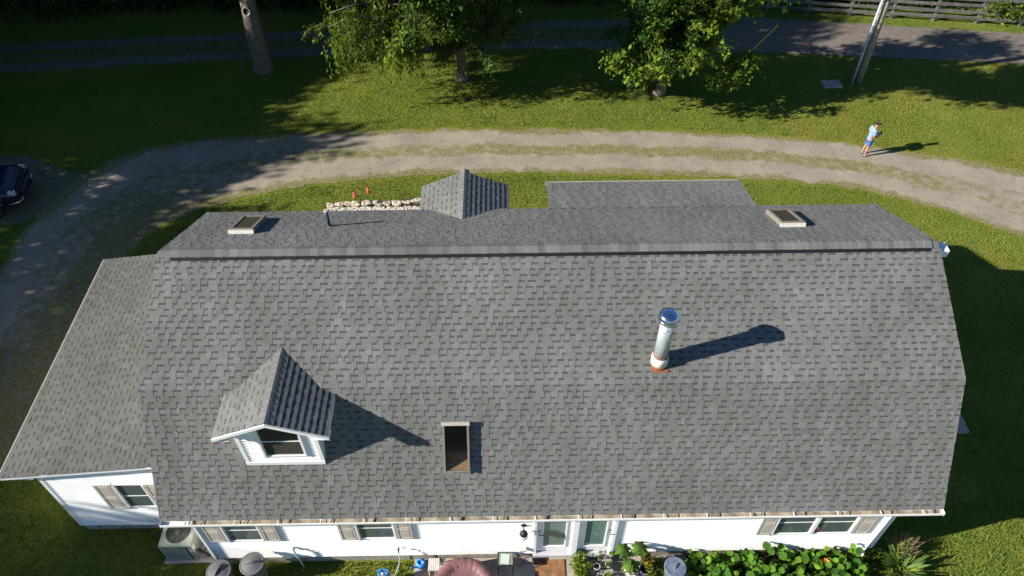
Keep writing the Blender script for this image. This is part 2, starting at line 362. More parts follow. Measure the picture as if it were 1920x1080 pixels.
# parking patch by the car: worn earth
m = MB(); pts = []
for k in range(60):
    a = 2*math.pi*k/60; rr = 1+.10*math.sin(3*a+1)+.06*math.sin(7*a)+.05*rng.random()
    pts.append((-13.2+4.4*rr*math.cos(a), 14.9+2.6*rr*math.sin(a), .005))
m.face(pts); tag(m.build('worn_parking_patch', new_mat('worn_earth', (.10, .09, .05), .95, .3, 5, .5, 30, col2=(.17, .15, .12))), kind='structure')

# concrete patio before the back door, pad at the side door
m = MB(); m.bbox(5.62, 12.6, -5.0, .085, -.05, .06, .012); tag(m.build('patio', MT['concrete']), kind='structure')
m = MB(); m.bbox(17.3, 21.42, 3.58, 6.2, -.05, .09, .015); tag(m.build('side_door_slab', MT['concrete']), kind='structure')

# ------------------------------------------------------------------ house
L, ZE, YK, ZK, YR, ZR = 18.17, 2.59, 1.672, 5.39, 4.596, 6.765
YB, YE = 2*YR-YK, 2*YR
house = thing('house', 'long white-sided house with grey shingled gambrel roof and gable dormers', 'house', (9, 4.6, 0))
WX0, WX1, WY0, WY1, ZS = .615, 17.29, .09, 9.10, .37
# walls (core), following the gambrel profile
m = MB()
prof = [(WY0, ZS), (WY0, 2.60), (.16, 2.72), (1.75, 5.26), (YR, 6.60), (YB-.08, 5.26), (WY1-.06, 2.72), (WY1, 2.6), (WY1, ZS)]
n = len(prof)
m.patch([(WX0, y, z) for y, z in prof]+[(WX1, y, z) for y, z in prof], [tuple(range(n)), tuple(range(2*n-1, n-1, -1))]+[(i, (i+1) % n, n+(i+1) % n, n+i) for i in (0, n-2)])
wall = m.build('wall', MT['white'], house)
m = MB(); m.box(WX0+.03, WX1-.03, .10, WY1-.05, -.2, ZS); m.box(WX0+.03, 5.5, .085, .10, -.2, ZS-.002)
found = m.build('foundation', MT['found'], house)
m = MB(); AX0, AY0, AY1 = -3.15, 1.03, 7.95
m.patch([(AX0, AY0, ZS), (WX0, AY0, ZS), (WX0, AY0, 3.50), (AX0, AY0, 3.06), (AX0, AY1, ZS), (WX0, AY1, ZS), (WX0, AY1, 3.50), (AX0, AY1, 3.06)],
        [(0, 1, 2, 3), (7, 6, 5, 4), (0, 3, 7, 4), (1, 5, 6, 2), (3, 2, 6, 7), (0, 4, 5, 1)])
awall = m.build('addition_wall', MT['white'], house)
m = MB(); m.box(AX0+.03, WX0, AY0+.02, AY1-.03, -.2, ZS); m.build('addition_foundation', MT['found'], house)

def siding(parent, x0, x1, z0, ztop, yface, openings, step=.10):
    """lap boards, each its own object, cut around the openings; yface = core wall plane"""
    i = 0
    while z0+i*step < (ztop if not callable(ztop) else 99):
        za = z0+i*step; zb = za+step; i += 1
        segs = [(x0, x1)]
        if callable(ztop):
            segs = [(max(x0, ztop(zb)[0]), min(x1, ztop(zb)[1]))]
            if segs[0][1]-segs[0][0] < .04: break
        for (a, b, c, d) in openings:
            if zb > c+.005 and za < d-.005:
                ns = []
                for (s, e) in segs:
                    if b <= s or a >= e: ns.append((s, e))
                    else:
                        if a-s > .02: ns.append((s, a))
                        if e-b > .02: ns.append((b, e))
                segs = ns
        for (s, e) in segs:
            m = MB(); o1, o2 = yface-.048, yface-.014
            m.face([(s, o1, za), (e, o1, za), (e, o2, zb), (s, o2, zb)]); m.face([(s, yface, za), (e, yface, za), (e, o1, za), (s, o1, za)])
            m.face([(s, o1, za), (s, o2, zb), (s, yface, zb), (s, yface, za)]); m.face([(e, o1, za), (e, yface, za), (e, yface, zb), (e, o2, zb)])
            m.build('siding_board', MT['white'], parent)

def window(x0, x1, z0, z1, y, parent, lites=1, name='window', blind=False):
    """y = core wall plane; frame stands proud, pane sits back"""
    m = MB(); f = .04
    for (a, b, c, d) in ((x0-f, x1+f, z0-f, z0), (x0-f, x1+f, z1, z1+f), (x0-f, x0, z0, z1), (x1, x1+f, z0, z1)): m.box(a, b, y-(.075 if c == z0 and d == z1 else .052), y-.001, c, d)
    w = (x1-x0)/lites
    for k in range(1, lites): m.box(x0+k*w-.045, x0+k*w+.045, y-.07, y-.001, z0, z1)
    fr = m.build(name, MT['trim'], parent)
    sub = fr if parent.parent is None else parent
    for k in range(lites):
        a, b = x0+k*w+(.045 if k else 0), x0+(k+1)*w-(.045 if k < lites-1 else 0); zm = (z0+z1)/2
        m = MB()
        for (p, q, c, d) in ((a, b, z0, z0+.025), (a, b, z1-.025, z1), (a, a+.022, z0+.025, z1-.025), (b-.022, b, z0+.025, z1-.025)): m.box(p, q, y-.045, y-.012, c, d)
        m.box(a+.022, b-.022, y-.044, y-.012, zm-.012, zm+.012)
        m.build('sash', MT['trim'], sub)
        for (c, d) in ((z0+.025, zm-.015), (zm+.015, z1-.025)):
            m = MB(); m.face([(a+.022, y-.036, c), (b-.022, y-.036, c), (b-.022, y-.036, d), (a+.022, y-.036, d)])
            m.build('pane', MT['glasss'] if blind else MT['glass'], sub)
        if blind:
            zz = z0+.05
            while zz < z1-.05:
                m = MB(); m.box(a+.04, b-.04, y-.028, y-.012, zz, zz+.028); m.build('blind_slat', MT['blind'], sub); zz += .045
    return fr

def shutter(x0, x1, z0, z1, y, parent):
    m = MB(); f = .055
    for (a, b, c, d) in ((x0, x1, z0, z0+f), (x0, x1, z1-f, z1), (x0, x0+f, z0+f, z1-f), (x1-f, x1, z0+f, z1-f), (x0+f, x1-f, (z0+z1)/2-.03, (z0+z1)/2+.03)): m.box(a, b, y-.075, y-.03, c, d)
    s = m.build('shutter', MT['shutter'], parent)
    zm = (z0+z1)/2
    for (c, d) in ((z0+f, zm-.03), (zm+.03, z1-f)):
        m = MB(); m.bbox(x0+f+.025, x1-f-.012, y-.072, y-.03, c+.02, d-.02, .012); m.build('shutter_panel', MT['shutter'], s)
        m = MB(); m.box(x0+f, x1-f, y-.052, y-.03, c, d); m.build('shutter_back', MT['shutter'], s)

ZT = 2.45
W1, W2, W3, WA = (1.24, 2.06, 1.36, ZT), (4.42, 5.28, 1.38, ZT), (14.52, 16.40, 1.28, ZT), (-1.50, -.82, 1.36, 2.46)
D1, D2 = (8.72, 9.60, .50, 2.56), (9.74, 10.58, .50, 2.56)
fo = .04
siding(wall, WX0+.09, WX1-.09, ZS, 2.58, WY0, [(a-fo, b+fo, c-fo, d+fo) for a, b, c, d in (W1, W2, W3)]+[(8.69, 10.64, .3, 2.62)])
siding(awall, AX0+.09, WX0-.01, ZS, 3.0, AY0, [(WA[0]-fo, WA[1]+fo, WA[2]-fo, WA[3]+fo)])
for w, l in ((W1, 1), (W2, 1), (W3, 2)): window(*w, WY0, house, l)
window(*WA, AY0, house, 1)
for (a, b) in ((.76, 1.17), (2.12, 2.50), (3.97, 4.36), (5.34, 5.72), (14.10, 14.46), (16.46, 16.86)): shutter(a, b, 1.36 if a < 9 else 1.28, 2.5, WY0, house)
for (a, b) in ((-1.98, -1.56), (-.76, -.36)): shutter(a, b, 1.30, 2.5, AY0, house)
# corner boards
for (x, y) in ((WX0, WY0), (WX1-.09, WY0)):
    m = MB(); m.box(x, x+.09, y-.05, y-.001, ZS, 2.6); m.build('corner_board', MT['trim'], house)
m = MB(); m.box(AX0, AX0+.09, AY0-.05, AY0-.001, ZS, 3.02); m.build('corner_board', MT['trim'], house)
# doors
def door(x0, x1, z0, z1, handle_left):
    m = MB(); y = WY0
    for (a, b, c, d) in ((x0, x0+.14, z0, z1), (x1-.14, x1, z0, z1), (x0+.14, x1-.14, z0, z0+.22), (x0+.14, x1-.14, z1-.14, z1)): m.box(a, b, y-.03, y-.002, c, d)
    d = m.build('door', MT['trim'], house)
    m = MB(); b = .03
    for (p, q, c, e) in ((x0+.14, x0+.14+b, z0+.22, z1-.14), (x1-.14-b, x1-.14, z0+.22, z1-.14), (x0+.14+b, x1-.14-b, z0+.22, z0+.22+b), (x0+.14+b, x1-.14-b, z1-.14-b, z1-.14)): m.box(p, q, y-.048, y-.01, c, e)
    m.build('glazing_bead', MT['trim'], d)
    m = MB(); m.face([(x0+.17, y-.015, z0+.25), (x1-.17, y-.015, z0+.25), (x1-.17, y-.015, z1-.17), (x0+.17, y-.015, z1-.17)]); m.build('pane', MT['glassg'], d)
    hx = x0+.07 if handle_left else x1-.07
    m = MB(); m.tube([(hx, y-.03, z0+.98), (hx, y-.09, z0+.98), (hx+.11, y-.09, z0+.97)], .012, 8); m.lathe([(.03, 0), (.03, .012), (0, .012)], 12, (0, 0, 0), T=Matrix.Translation((hx, y-.03, z0+1.10)) @ Matrix.Rotation(R(90), 4, 'X'))
    m.build('handle', MT['darkmetal'], d, True)
door(D1[0], D1[1], D1[2], D1[3], True); door(D2[0], D2[1], D2[2], D2[3], False)
m = MB()
for (a, b) in ((8.655, 8.72), (9.60, 9.74), (10.58, 10.66)): m.box(a, b, WY0-.085, WY0-.001, .46, 2.6)
m.build('door_frame', MT['trim'], house)
m = MB(); m.box(8.64, 10.68, WY0-.16, WY0-.001, .37, .46); m.build('door_sill', new_mat('sill_grey', (.42, .42, .43), .6, .08, 6), house)

# --- roof decks
def deck(m, A, B, y0, z0, y1, z1, th=.10):
    """slab between x=A..B running from (y0,z0) to (y1,z1)"""
    m.patch([(A, y0, z0), (B, y0, z0), (B, y1, z1), (A, y1, z1), (A, y0, z0-th), (B, y0, z0-th), (B, y1, z1-th), (A, y1, z1-th)],
            [(0, 1, 2, 3), (7, 6, 5, 4), (0, 4, 5, 1), (2, 6, 7, 3), (1, 5, 6, 2), (3, 7, 4, 0)])
slope = math.atan2(ZK-ZE, YK); sy, sz = math.cos(slope), math.sin(slope)
LOWLEN = math.hypot(YK, ZK-ZE); UPLEN = math.hypot(YR-YK, ZR-ZK)
SKX0, SKX1, SKV0, SKV1 = 6.64, 7.14, 1.24, 2.36       # opening of the front skylight, v along the lower slope
pv = lambda v: (v*sy, ZE+v*sz)
m = MB()
deck(m, 0, L, 0, ZE, *pv(SKV0)); deck(m, 0, SKX0, *pv(SKV0), *pv(SKV1)); deck(m, SKX1, L, *pv(SKV0), *pv(SKV1)); deck(m, 0, L, *pv(SKV1), YK, ZK)
deck(m, 0, L, YK, ZK, YR, ZR); deck(m, 0, L, YR, ZR, YB, ZK); deck(m, 0, L, YB, ZK, YE, ZE)
roof = m.build('roof', MT['trim'], house)

TONES = [(.96, .96, .965), (1.04, 1.04, 1.045), (1.0, .99, .965), (1.09, 1.10, 1.115), (.92, .912, .89), (1.02, 1.005, .975), (.98, .995, 1.02)]
WIDTHS = [.07, .09, .11, .13, .15, .18, .22]
class Field:
    """laminated shingles on one slope: strips, printed shadow bands and proud tabs"""
    def __init__(s): s.m = MB(); s.tabs = []; s.k = (1, 1, 1); s.t = .0145; s.gap = .6
    def lay(s, O, ux, uv, width, length, e=.143, holes=(), flip=1):
        O, ux, uv = Vector(O), Vector(ux).normalized(), Vector(uv).normalized(); nn = ux.cross(uv)*flip
        rows = int(math.ceil(length/e-.05)); P = lambda u, v, h: O+ux*u+uv*v+nn*h
        for r in range(rows):
            v0 = r*e; v1 = min(v0+e, length); u = -rng.random()*.2; tab = rng.random() < .5
            wob = (rng.random()-.5)*.006
            while u < width:
                if tab: w = rng.choice(WIDTHS)
                else: w = .085+rng.random()**1.3*.11
                a, b = max(u, 0), min(u+w, width); u += w; 
                if b-a < .012: tab = not tab; continue
                hole = False
                for (h0, h1, k0, k1) in holes:
                    if v1 > k0 and v0 < k1 and b > h0 and a < h1:
                        if a < h0-.02: b = h0
                        elif b > h1+.02: a = h1
                        else: hole = True
                if hole: tab = not tab; continue
                col = rng.choice(TONES); g = .96+rng.random()*.08; col = tuple(c*g*q for c, q in zip(col, s.k))
                vb = v0+wob+(rng.random()-.5)*.004
                if tab:
                    if a == u-w and b == u and v1-v0 > e*.99: s.tabs.append((O, ux, uv, nn, a, w, v0, col))
                    else: s.slab(P, a, b, vb, v1, col)
                else:
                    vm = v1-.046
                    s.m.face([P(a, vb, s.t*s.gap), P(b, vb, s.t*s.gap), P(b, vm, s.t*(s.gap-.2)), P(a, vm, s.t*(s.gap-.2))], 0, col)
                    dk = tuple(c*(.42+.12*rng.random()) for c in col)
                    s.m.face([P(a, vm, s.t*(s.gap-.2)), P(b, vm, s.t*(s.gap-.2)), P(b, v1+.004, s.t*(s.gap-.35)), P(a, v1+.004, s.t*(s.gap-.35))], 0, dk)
                    s.m.face([P(a, vb, .0), P(b, vb, .0), P(b, vb, s.t*s.gap), P(a, vb, s.t*s.gap)], 0, col)
                tab = not tab
    def slab(s, P, a, b, v0, v1, col):
        t = s.t
        q = t*.6; s.m.face([P(a, v0, t), P(b, v0, t), P(b, v1+.003, q), P(a, v1+.003, q)], 0, col)
        s.m.face([P(a, v0, 0), P(b, v0, 0), P(b, v0, t), P(a, v0, t)], 0, col)
        s.m.face([P(a, v0, 0), P(a, v0, t), P(a, v1, q), P(a, v1, 0)], 0, col); s.m.face([P(b, v0, 0), P(b, v1, 0), P(b, v1, q), P(b, v0, t)], 0, col)
    def finish(s, parent, rest=None):
        for (O, ux, uv, nn, a, w, v0, col) in (s.tabs if rest is None else rest):
            P = lambda u, v, h: O+ux*u+uv*v+nn*h
            s.slab(P, a, a+w, v0+(rng.random()-.5)*.006, v0+.143, col)
        tag(s.m.build('shingles', MT['shingle'], parent), kind='stuff')

F = Field()
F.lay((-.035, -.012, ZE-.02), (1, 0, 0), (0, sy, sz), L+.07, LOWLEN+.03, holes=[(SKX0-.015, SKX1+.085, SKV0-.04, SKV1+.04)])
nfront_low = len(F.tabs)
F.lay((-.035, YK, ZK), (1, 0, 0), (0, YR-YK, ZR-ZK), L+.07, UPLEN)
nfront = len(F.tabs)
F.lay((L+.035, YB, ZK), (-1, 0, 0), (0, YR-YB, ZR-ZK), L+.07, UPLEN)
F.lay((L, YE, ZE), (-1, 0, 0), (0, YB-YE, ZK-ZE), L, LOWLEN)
# the 300 tabs that show largest: those nearest the middle of the front slopes
def score(t):
    c = t[0]+t[1]*(t[4]+t[5]/2)+t[2]*(t[6]+.07); d = CAM-c; return t[5]*d.normalized().dot(t[3])/d.length_squared
order = sorted(range(nfront), key=lambda i: -score(F.tabs[i])); pick = set(order[:300])
protos = {}
for i in pick:
    O, ux, uv, nn, a, w, v0, col = F.tabs[i]; key = (round(w, 3), rng.randrange(7))
    if key not in protos:
        q = Field(); tn = TONES[key[1]]; g = .95+rng.random()*.1
        q.slab(lambda u, v, h: (u, v, h), 0, w, 0, .143, tuple(c*g for c in tn)); protos[key] = q.m.mesh('shingle', MT['shingle'])
    ob = bpy.data.objects.new('shingle', protos[key]); C.objects.link(ob); ob.parent = roof
    MM = Matrix((ux, uv, nn)).transposed().to_4x4(); MM.translation = O+ux*a+uv*(v0+(rng.random()-.5)*.006); ob.matrix_local = MM
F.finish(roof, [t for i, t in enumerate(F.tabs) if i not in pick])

# ridge vent and cap pieces
upd = Vector((0, YR-YK, ZR-ZK)).normalized(); upn = Vector((0, -upd.z, upd.y)); bkd = Vector((0, -upd.y, upd.z)); bkn = Vector((0, upd.z, upd.y))
apex = Vector((0, YR, ZR))
m = MB()
a0, a1 = .30, 17.93
for (d, nn) in ((upd, upn), (bkd, bkn)):
    p0 = apex-d*(.222 if d is upd else .15); q = [p0+nn*.012, p0+nn*.045, apex+Vector((0, 0, .05)), apex]
    for k in range(3): m.face([q[k]+Vector((a0, 0, 0)), q[k]+Vector((a1, 0, 0)), q[k+1]+Vector((a1, 0, 0)), q[k+1]+Vector((a0, 0, 0))])
    m.face([v+Vector((a0, 0, 0)) for v in q]); m.face([v+Vector((a1, 0, 0)) for v in q])
m.build('ridge_vent', MT['black'], roof)
def cap_mesh(w, tone, half=.155, lift=.048, d1=upd, n1=upn, d2=bkd, n2=bkn, ax=Vector((1, 0, 0))):
    m = MB(); pr = [(-d1*half+n1*lift), (-d1*half*.45+n1*(lift+.004)), Vector((0, 0, lift+.006)), (-d2*half*.45+n2*(lift+.004)), (-d2*half+n2*lift)]
    lo = [p+ax*0+Vector((0, 0, .014)) for p in pr]; hi = [p+ax*(w+.02)+Vector((0, 0, .002)) for p in pr]
    for k in range(4): m.face([lo[k], hi[k], hi[k+1], lo[k+1]], 0, tone)
    dn = [p-Vector((0, 0, .016)) for p in lo]
    for k in range(4): m.face([lo[k], lo[k+1], dn[k+1], dn[k]], 0, tone)
    m.face([lo[0], hi[0], hi[0]-n1*.010, lo[0]-n1*.010], 0, tone); m.face([lo[4], hi[4], hi[4]-n2*.010, lo[4]-n2*.010], 0, tone)
    return m.mesh('ridge_cap', MT['shingle'])
caps = [cap_mesh(.17, tuple(c*q for c in t)) for t, q in zip(TONES+TONES[:3], (.84, 1.06, .95, 1.10, .90, 1.0, .98, 1.14, .80, 1.04))]
x = a0
while x < a1-.05:
    o = link('ridge_cap', rng.choice(caps), roof); o.location = (x, YR+(rng.random()-.5)*.008, ZR); x += .17
# plain end pieces of ridge without vent
for (a, b) in ((0, .30), (17.93, L)):
    o = link('ridge_cap', cap_mesh(b-a-.01, (1.0, 1.0, 1.0), lift=.02), roof); o.location = (a, YR, ZR)

# rake boards
m = MB()
for X in (-.025, L+.001):
    for (y0, z0, y1, z1) in ((0, ZE, YK, ZK), (YK, ZK, YR, ZR), (YR, ZR, YB, ZK), (YB, ZK, YE, ZE)):
        deckv = [(X, y0, z0-.015), (X+.024, y0, z0-.015), (X+.024, y1, z1-.015), (X, y1, z1-.015), (X, y0, z0-.17), (X+.024, y0, z0-.17), (X+.024, y1, z1-.17), (X, y1, z1-.17)]
        m.patch(deckv, [(0, 1, 2, 3), (7, 6, 5, 4), (0, 4, 5, 1), (2, 6, 7, 3), (1, 5, 6, 2), (3, 7, 4, 0)])
m.build('rake_board', MT['trim'], house)
# boxed end of the ridge beam at the right gable
m = MB(); m.bbox(17.6, 18.46, 4.44, 4.74, 6.42, 6.64, .012); m.build('ridge_beam_end', MT['trim'], house)

# --- gutter along the front eave
m = MB(); g0, g1 = -.02, L+.03
pr = [(.012, 2.565), (.012, 2.47), (-.085, 2.47), (-.118, 2.50), (-.118, 2.565), (-.132, 2.565), (-.132, 2.492), (-.09, 2.455), (.02, 2.455), (.02, 2.565)]
npf = len(pr)
m.patch([(g0, y, z) for y, z in pr]+[(g1, y, z) for y, z in pr], [(i, (i+1) % npf, npf+(i+1) % npf, npf+i) for i in range(npf)])
for X in (g0-.004, g1): m.box(X, X+.004, -.13, .018, 2.457, 2.562)
gut = m.build('gutter', MT['trim'], house)
m = MB(); xs = np.linspace(.62, L-.05, 240)
for a, b in zip(xs[:-1], xs[1:]):
    za, zb = 2.515+.022*math.sin(a*3.1)+.012*math.sin(a*13), 2.515+.022*math.sin(b*3.1)+.012*math.sin(b*13)
    m.face([(a, -.116, za), (b, -.116, zb), (b, .01, zb+.012), (a, .01, za+.012)])
m.build('leaf_litter', MT['debris'], gut)
x = .33; k = 0
while x < L:
    m = MB(); m.box(x, x+.015, -.122, .012, 2.560, 2.570); m.build('gutter_hanger', MT['trim'], gut)
    if k > 0:
        t = x+.25+.03*rng.random(); m = MB(); m.box(-.009, .009, -.066, .062, 2.548, 2.562, T=Matrix.Translation((t, -.052, 0)) @ Matrix.Rotation(R(-24+rng.random()*8), 4, 'Z')); m.build('gutter_spike', MT['spike'], gut)
    x += .98+rng.random()*.05 if k else .36; k += 1
def downspout(pts, parent):
    m = MB(); m.tube(pts, .042, 4); return m.build('downspout', MT['trim'], parent)
downspout([(17.12, -.05, 2.46), (17.08, .0, 2.30), (17.05, .0, .42), (17.0, -.14, .30)], house)
downspout([(.56, -.05, 2.46), (.63, .02, 2.30), (.64, .02, .30), (.62, -.10, .22)], house)

# --- lean-to addition roof
AZ0, AZ1, AXE, AXH, AYF, AYB_ = 3.10, 3.60, -3.88, .58, .88, 8.08
m = MB(); th = .10
m.patch([(AXE, AYF, AZ0), (AXE, AYB_, AZ0), (AXH, AYB_, AZ1), (AXH, AYF, AZ1), (AXE, AYF, AZ0-th), (AXE, AYB_, AZ0-th), (AXH, AYB_, AZ1-th), (AXH, AYF, AZ1-th)],
        [(3, 2, 1, 0), (4, 5, 6, 7), (0, 1, 5, 4), (2, 3, 7, 6), (1, 2, 6, 5), (3, 0, 4, 7)])
aroof = m.build('addition_roof', MT['trim'], house)
F2 = Field(); F2.k = (.80, .79, .76); F2.lay((AXE-.012, AYB_, AZ0), (0, -1, 0), (AXH-AXE, 0, AZ1-AZ0), AYB_-AYF+.035, math.hypot(AXH-AXE, AZ1-AZ0)); F2.finish(aroof)
m = MB(); m.box(AXE-.065, AXE-.053, AYF-.02, AYB_+.02, AZ0-.10, AZ0-.02); m.box(AXE-.053, AXE-.001, AYF-.02, AYB_+.02, AZ0-.10, AZ0-.09)
m.box(AXE-.065, AXE-.001, AYF-.024, AYF-.02, AZ0-.10, AZ0-.02); m.build('addition_gutter', MT['gutterdull'], house)
m = MB(); m.box(AXE, AX0-.001, AYF+.02, AYB_-.02, AZ0-.16, AZ0-.13); m.build('soffit', MT['trim'], house)
m = MB(); m.patch([(AXE-.02, AYF-.02, AZ0-.012), (AXH, AYF-.02, AZ1-.012), (AXH, AYF-.02, AZ1-.11), (AXE-.02, AYF-.02, AZ0-.11), (AXE-.02, AYF-.001, AZ0-.012), (AXH, AYF-.001, AZ1-.012), (AXH, AYF-.001, AZ1-.11), (AXE-.02, AYF-.001, AZ0-.11)],
                     [(3, 2, 1, 0), (4, 5, 6, 7), (0, 1, 5, 4), (2, 3, 7, 6), (1, 2, 6, 5), (3, 0, 4, 7)]); m.build('fascia', MT['trim'], house)

# --- rear shed dormer
SX0, SX1, SYE, SZE = 9.27, 14.88, 9.14, 4.93
m = MB(); deck(m, SX0, SX1, YB-.02, ZK+.015, SYE, SZE); m.box(SX0+.15, SX1-.15, 7.7, 8.95, 2.6, SZE+.02)
sd = m.build('shed_dormer', MT['trim'], house)
F3 = Field(); F3.lay((SX1+.02, SYE+.03, SZE-.004), (-1, 0, 0), (0, YB-SYE, ZK+.015-SZE), SX1-SX0+.04, math.hypot(YB-SYE, ZK-SZE)+.1); F3.finish(sd)
m = MB(); m.box(SX0-.02, SX1+.02, SYE+.031, SYE+.099, SZE-.10, SZE-.085); m.box(SX0-.02, SX1+.02, SYE+.100, SYE+.107, SZE-.085, SZE-.02); m.box(SX0-.03, SX0-.02, SYE+.02, SYE+.107, SZE-.10, SZE-.02)
m.build('dormer_gutter', MT['gutterdull'], sd)

# --- gable dormers
def gable_dormer(cx, hw, zr_, zev, yf, yin, wallw, ywall, zwall, front):
    """yf: outer end of the dormer roof, yin: where its ridge runs into the main roof"""
    sgn = 1 if front else -1
    m = MB(); h = wallw/2; a = ywall; b = ywall+sgn*2.2
    zc = zev-.10
    m.patch([(cx-h, a, zwall), (cx+h, a, zwall), (cx+h, a, zc+.12), (cx, a, zr_-.13), (cx-h, a, zc+.12)]+[(cx-h, b, zwall), (cx+h, b, zwall), (cx+h, b, zc+.12), (cx, b, zr_-.13), (cx-h, b, zc+.12)],
            [(0, 1, 2, 3, 4), (9, 8, 7, 6, 5), (0, 4, 9, 5), (1, 6, 7, 2)])
    d = m.build('gable_dormer', MT['white'], house)
    th = .085; yo = yin+sgn*.9
    for s in (-1, 1):
        m = MB(); ex = cx+s*hw
        m.patch([(ex, yf, zev), (ex, yin, zev), (cx, yin, zr_), (cx, yf, zr_), (ex, yf, zev-th), (ex, yin, zev-th), (cx, yin, zr_-th), (cx, yf, zr_-th)], [(0, 1, 2, 3), (4, 7, 6, 5), (0, 3, 7, 4), (0, 4, 5, 1), (1, 5, 6, 2)])
        m.build('dormer_roof', MT['trim'], d)
        f = Field(); f.t = .026; f.gap = .92; up_ = Vector((cx-ex, 0, zr_-zev)); ln = up_.length
        if (s < 0) == front: f.lay((ex, max(yf, yin), zev), (0, -1, 0) , up_, abs(yin-yf), ln) if s < 0 else f.lay((ex, min(yf, yin), zev), (0, 1, 0), up_, abs(yin-yf), ln)
        else: f.lay((ex, max(yf, yin), zev), (0, -1, 0), up_, abs(yin-yf), ln) if s < 0 else f.lay((ex, min(yf, yin), zev), (0, 1, 0), up_, abs(yin-yf), ln)
        f.finish(d)
    sl = Vector((hw, 0, zr_-zev)).normalized(); n1 = Vector((-sl.z, 0, sl.x)); d2 = Vector((-sl.x, 0, sl.z)); n2 = Vector((sl.z, 0, sl.x))
    cm = [cap_mesh(.16, t, .14, .014, sl, n1, d2, n2, Vector((0, 1, 0))) for t in TONES[:4]]
    y = min(yf, yin)
    while y < max(yf, yin)-.02:
        o = link('dormer_ridge_cap', rng.choice(cm), d); o.location = (cx, y, zr_); y += .16
    return d
gd = gable_dormer(3.03, 1.22, 5.77, 5.25, .51, 2.50, 1.78, .76, 3.70, True)
gable_dormer(6.94, 1.22, 5.77, 5.25, 8.67, 6.69, 1.78, 8.42, 3.6, False)
# front dormer face: siding, window, corner boards, rake trim
win = (2.66, 3.54, 4.17, 5.34)
siding(gd, 2.14+.09, 3.92-.09, 3.90, lambda z: (2.14+.09+max(0, z-5.20)*2.3, 3.92-.09-max(0, z-5.20)*2.3), .76, [(win[0]-.04, win[1]+.04, win[2]-.04, 9)])
window(*win, .76, gd, 1, 'dormer_window', blind=True)
for (a, b) in ((2.14, 2.23), (3.83, 3.92)):
    m = MB(); m.box(a, b, .71, .759, 3.80, 5.12); m.build('corner_board', MT['trim'], gd)
m = MB(); m.box(2.14, 3.92, .70, .757, 3.80, 3.92); m.build('dormer_sill', MT['trim'], gd)
for s in (-1, 1):
    m = MB(); ex = 3.03+s*1.24
    m.patch([(ex, .485, 5.235), (3.03, .485, 5.765), (3.03, .485, 5.675), (ex, .485, 5.145), (ex, .509, 5.235), (3.03, .509, 5.765), (3.03, .509, 5.675), (ex, .509, 5.145)], [(0, 1, 2, 3), (7, 6, 5, 4), (0, 4, 5, 1), (3, 2, 6, 7), (0, 3, 7, 4), (1, 5, 6, 2)])
    m.build('rake_trim', MT['trim'], gd)
    m = MB(); m.box(min(ex, 3.03+s*.9), max(ex, 3.03+s*.9), .51, .755, 5.125, 5.14); m.build('dormer_soffit', MT['trim'], gd)

# --- skylights
def frame_T(O, ux, uv):
    nn = Vector(ux).cross(Vector(uv)); T = Matrix((Vector(ux), Vector(uv), nn)).transposed().to_4x4(); T.translation = Vector(O); return T
T = frame_T((SKX0, *pv(SKV0)), (1, 0, 0), (0, sy, sz)); w, h = SKX1-SKX0, SKV1-SKV0
m = MB(); f = .045; hh = .13
for (a, b, c, d, z) in ((-f, 0, -f, h+f, hh), (w, w+f, -f, h+f, hh), (0, w, -f, 0, hh-.01), (0, w, h, h+f, hh)): m.box(a, b, c, d, -.02, z, T=T)
sk_ = m.build('skylight', MT['frame'], house)
m = MB(); m.box(-f-.02, w+f+.02, h+f-.03, h+f+.05, .10, hh+.02, T=T); m.build('skylight_head', new_mat('head_flashing', (.40, .36, .31), .5, .1, 8), sk_)
m = MB(); m.face([T @ Vector(p) for p in ((0, 0, hh-.02), (w, 0, hh-.02), (w, h, hh-.02), (0, h, hh-.02))]); m.build('pane', MT['glasss'], sk_)
m = MB()          # shaft below the opening: lining, warm wood sill at its foot
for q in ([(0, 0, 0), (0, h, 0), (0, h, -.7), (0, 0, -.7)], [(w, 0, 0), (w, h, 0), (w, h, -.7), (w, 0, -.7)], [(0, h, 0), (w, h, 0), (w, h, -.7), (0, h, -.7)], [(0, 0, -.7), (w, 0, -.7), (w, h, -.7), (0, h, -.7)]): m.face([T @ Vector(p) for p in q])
m.build('shaft_lining', MT['shaftshade'], sk_)
m = MB(); m.face([T @ Vector(p) for p in ((0, 0, hh-.04), (w, 0, hh-.04), (w, .30, -.22), (0, .30, -.22))]); m.face([T @ Vector(p) for p in ((0, .30, -.22), (w, .30, -.22), (w, .30, -.7), (0, .30, -.7))]); m.build('shaft_sill', MT['wood'], sk_)
m = MB(); m.box(-f-.01, w+f+.01, -f-.10, -f, .008, .030, T=T); m.build('sill_flashing', MT['frame'], sk_)
for X in (1.20, 14.93):
    T = frame_T((X+.60, 5.79+1.16*upd.y, ZR-(5.79+1.16*upd.y-YR)*upd.z/upd.y), (-1, 0, 0), (0, -upd.y, upd.z)); w, h = .60, 1.16
    m = MB(); f = .07; hh = .14
    for (a, b, c, d) in ((0, f, 0, h), (w-f, w, 0, h), (f, w-f, 0, f), (f, w-f, h-f, h)): m.box(a, b, c, d, -.02, hh, T=T)
    s2 = m.build('skylight', MT['frame'], house)
    m = MB(); m.box(-.015, w+.015, h+.001, h+.03, -.02, .105, T=T); m.build('skylight_head', MT['pvcw'], s2)
    m = MB(); m.face([T @ Vector(p) for p in ((f, f, hh-.02), (w-f, f, hh-.02), (w-f, h-f, hh-.02), (f, h-f, hh-.02))]); m.build('pane', MT['glassb'], s2)

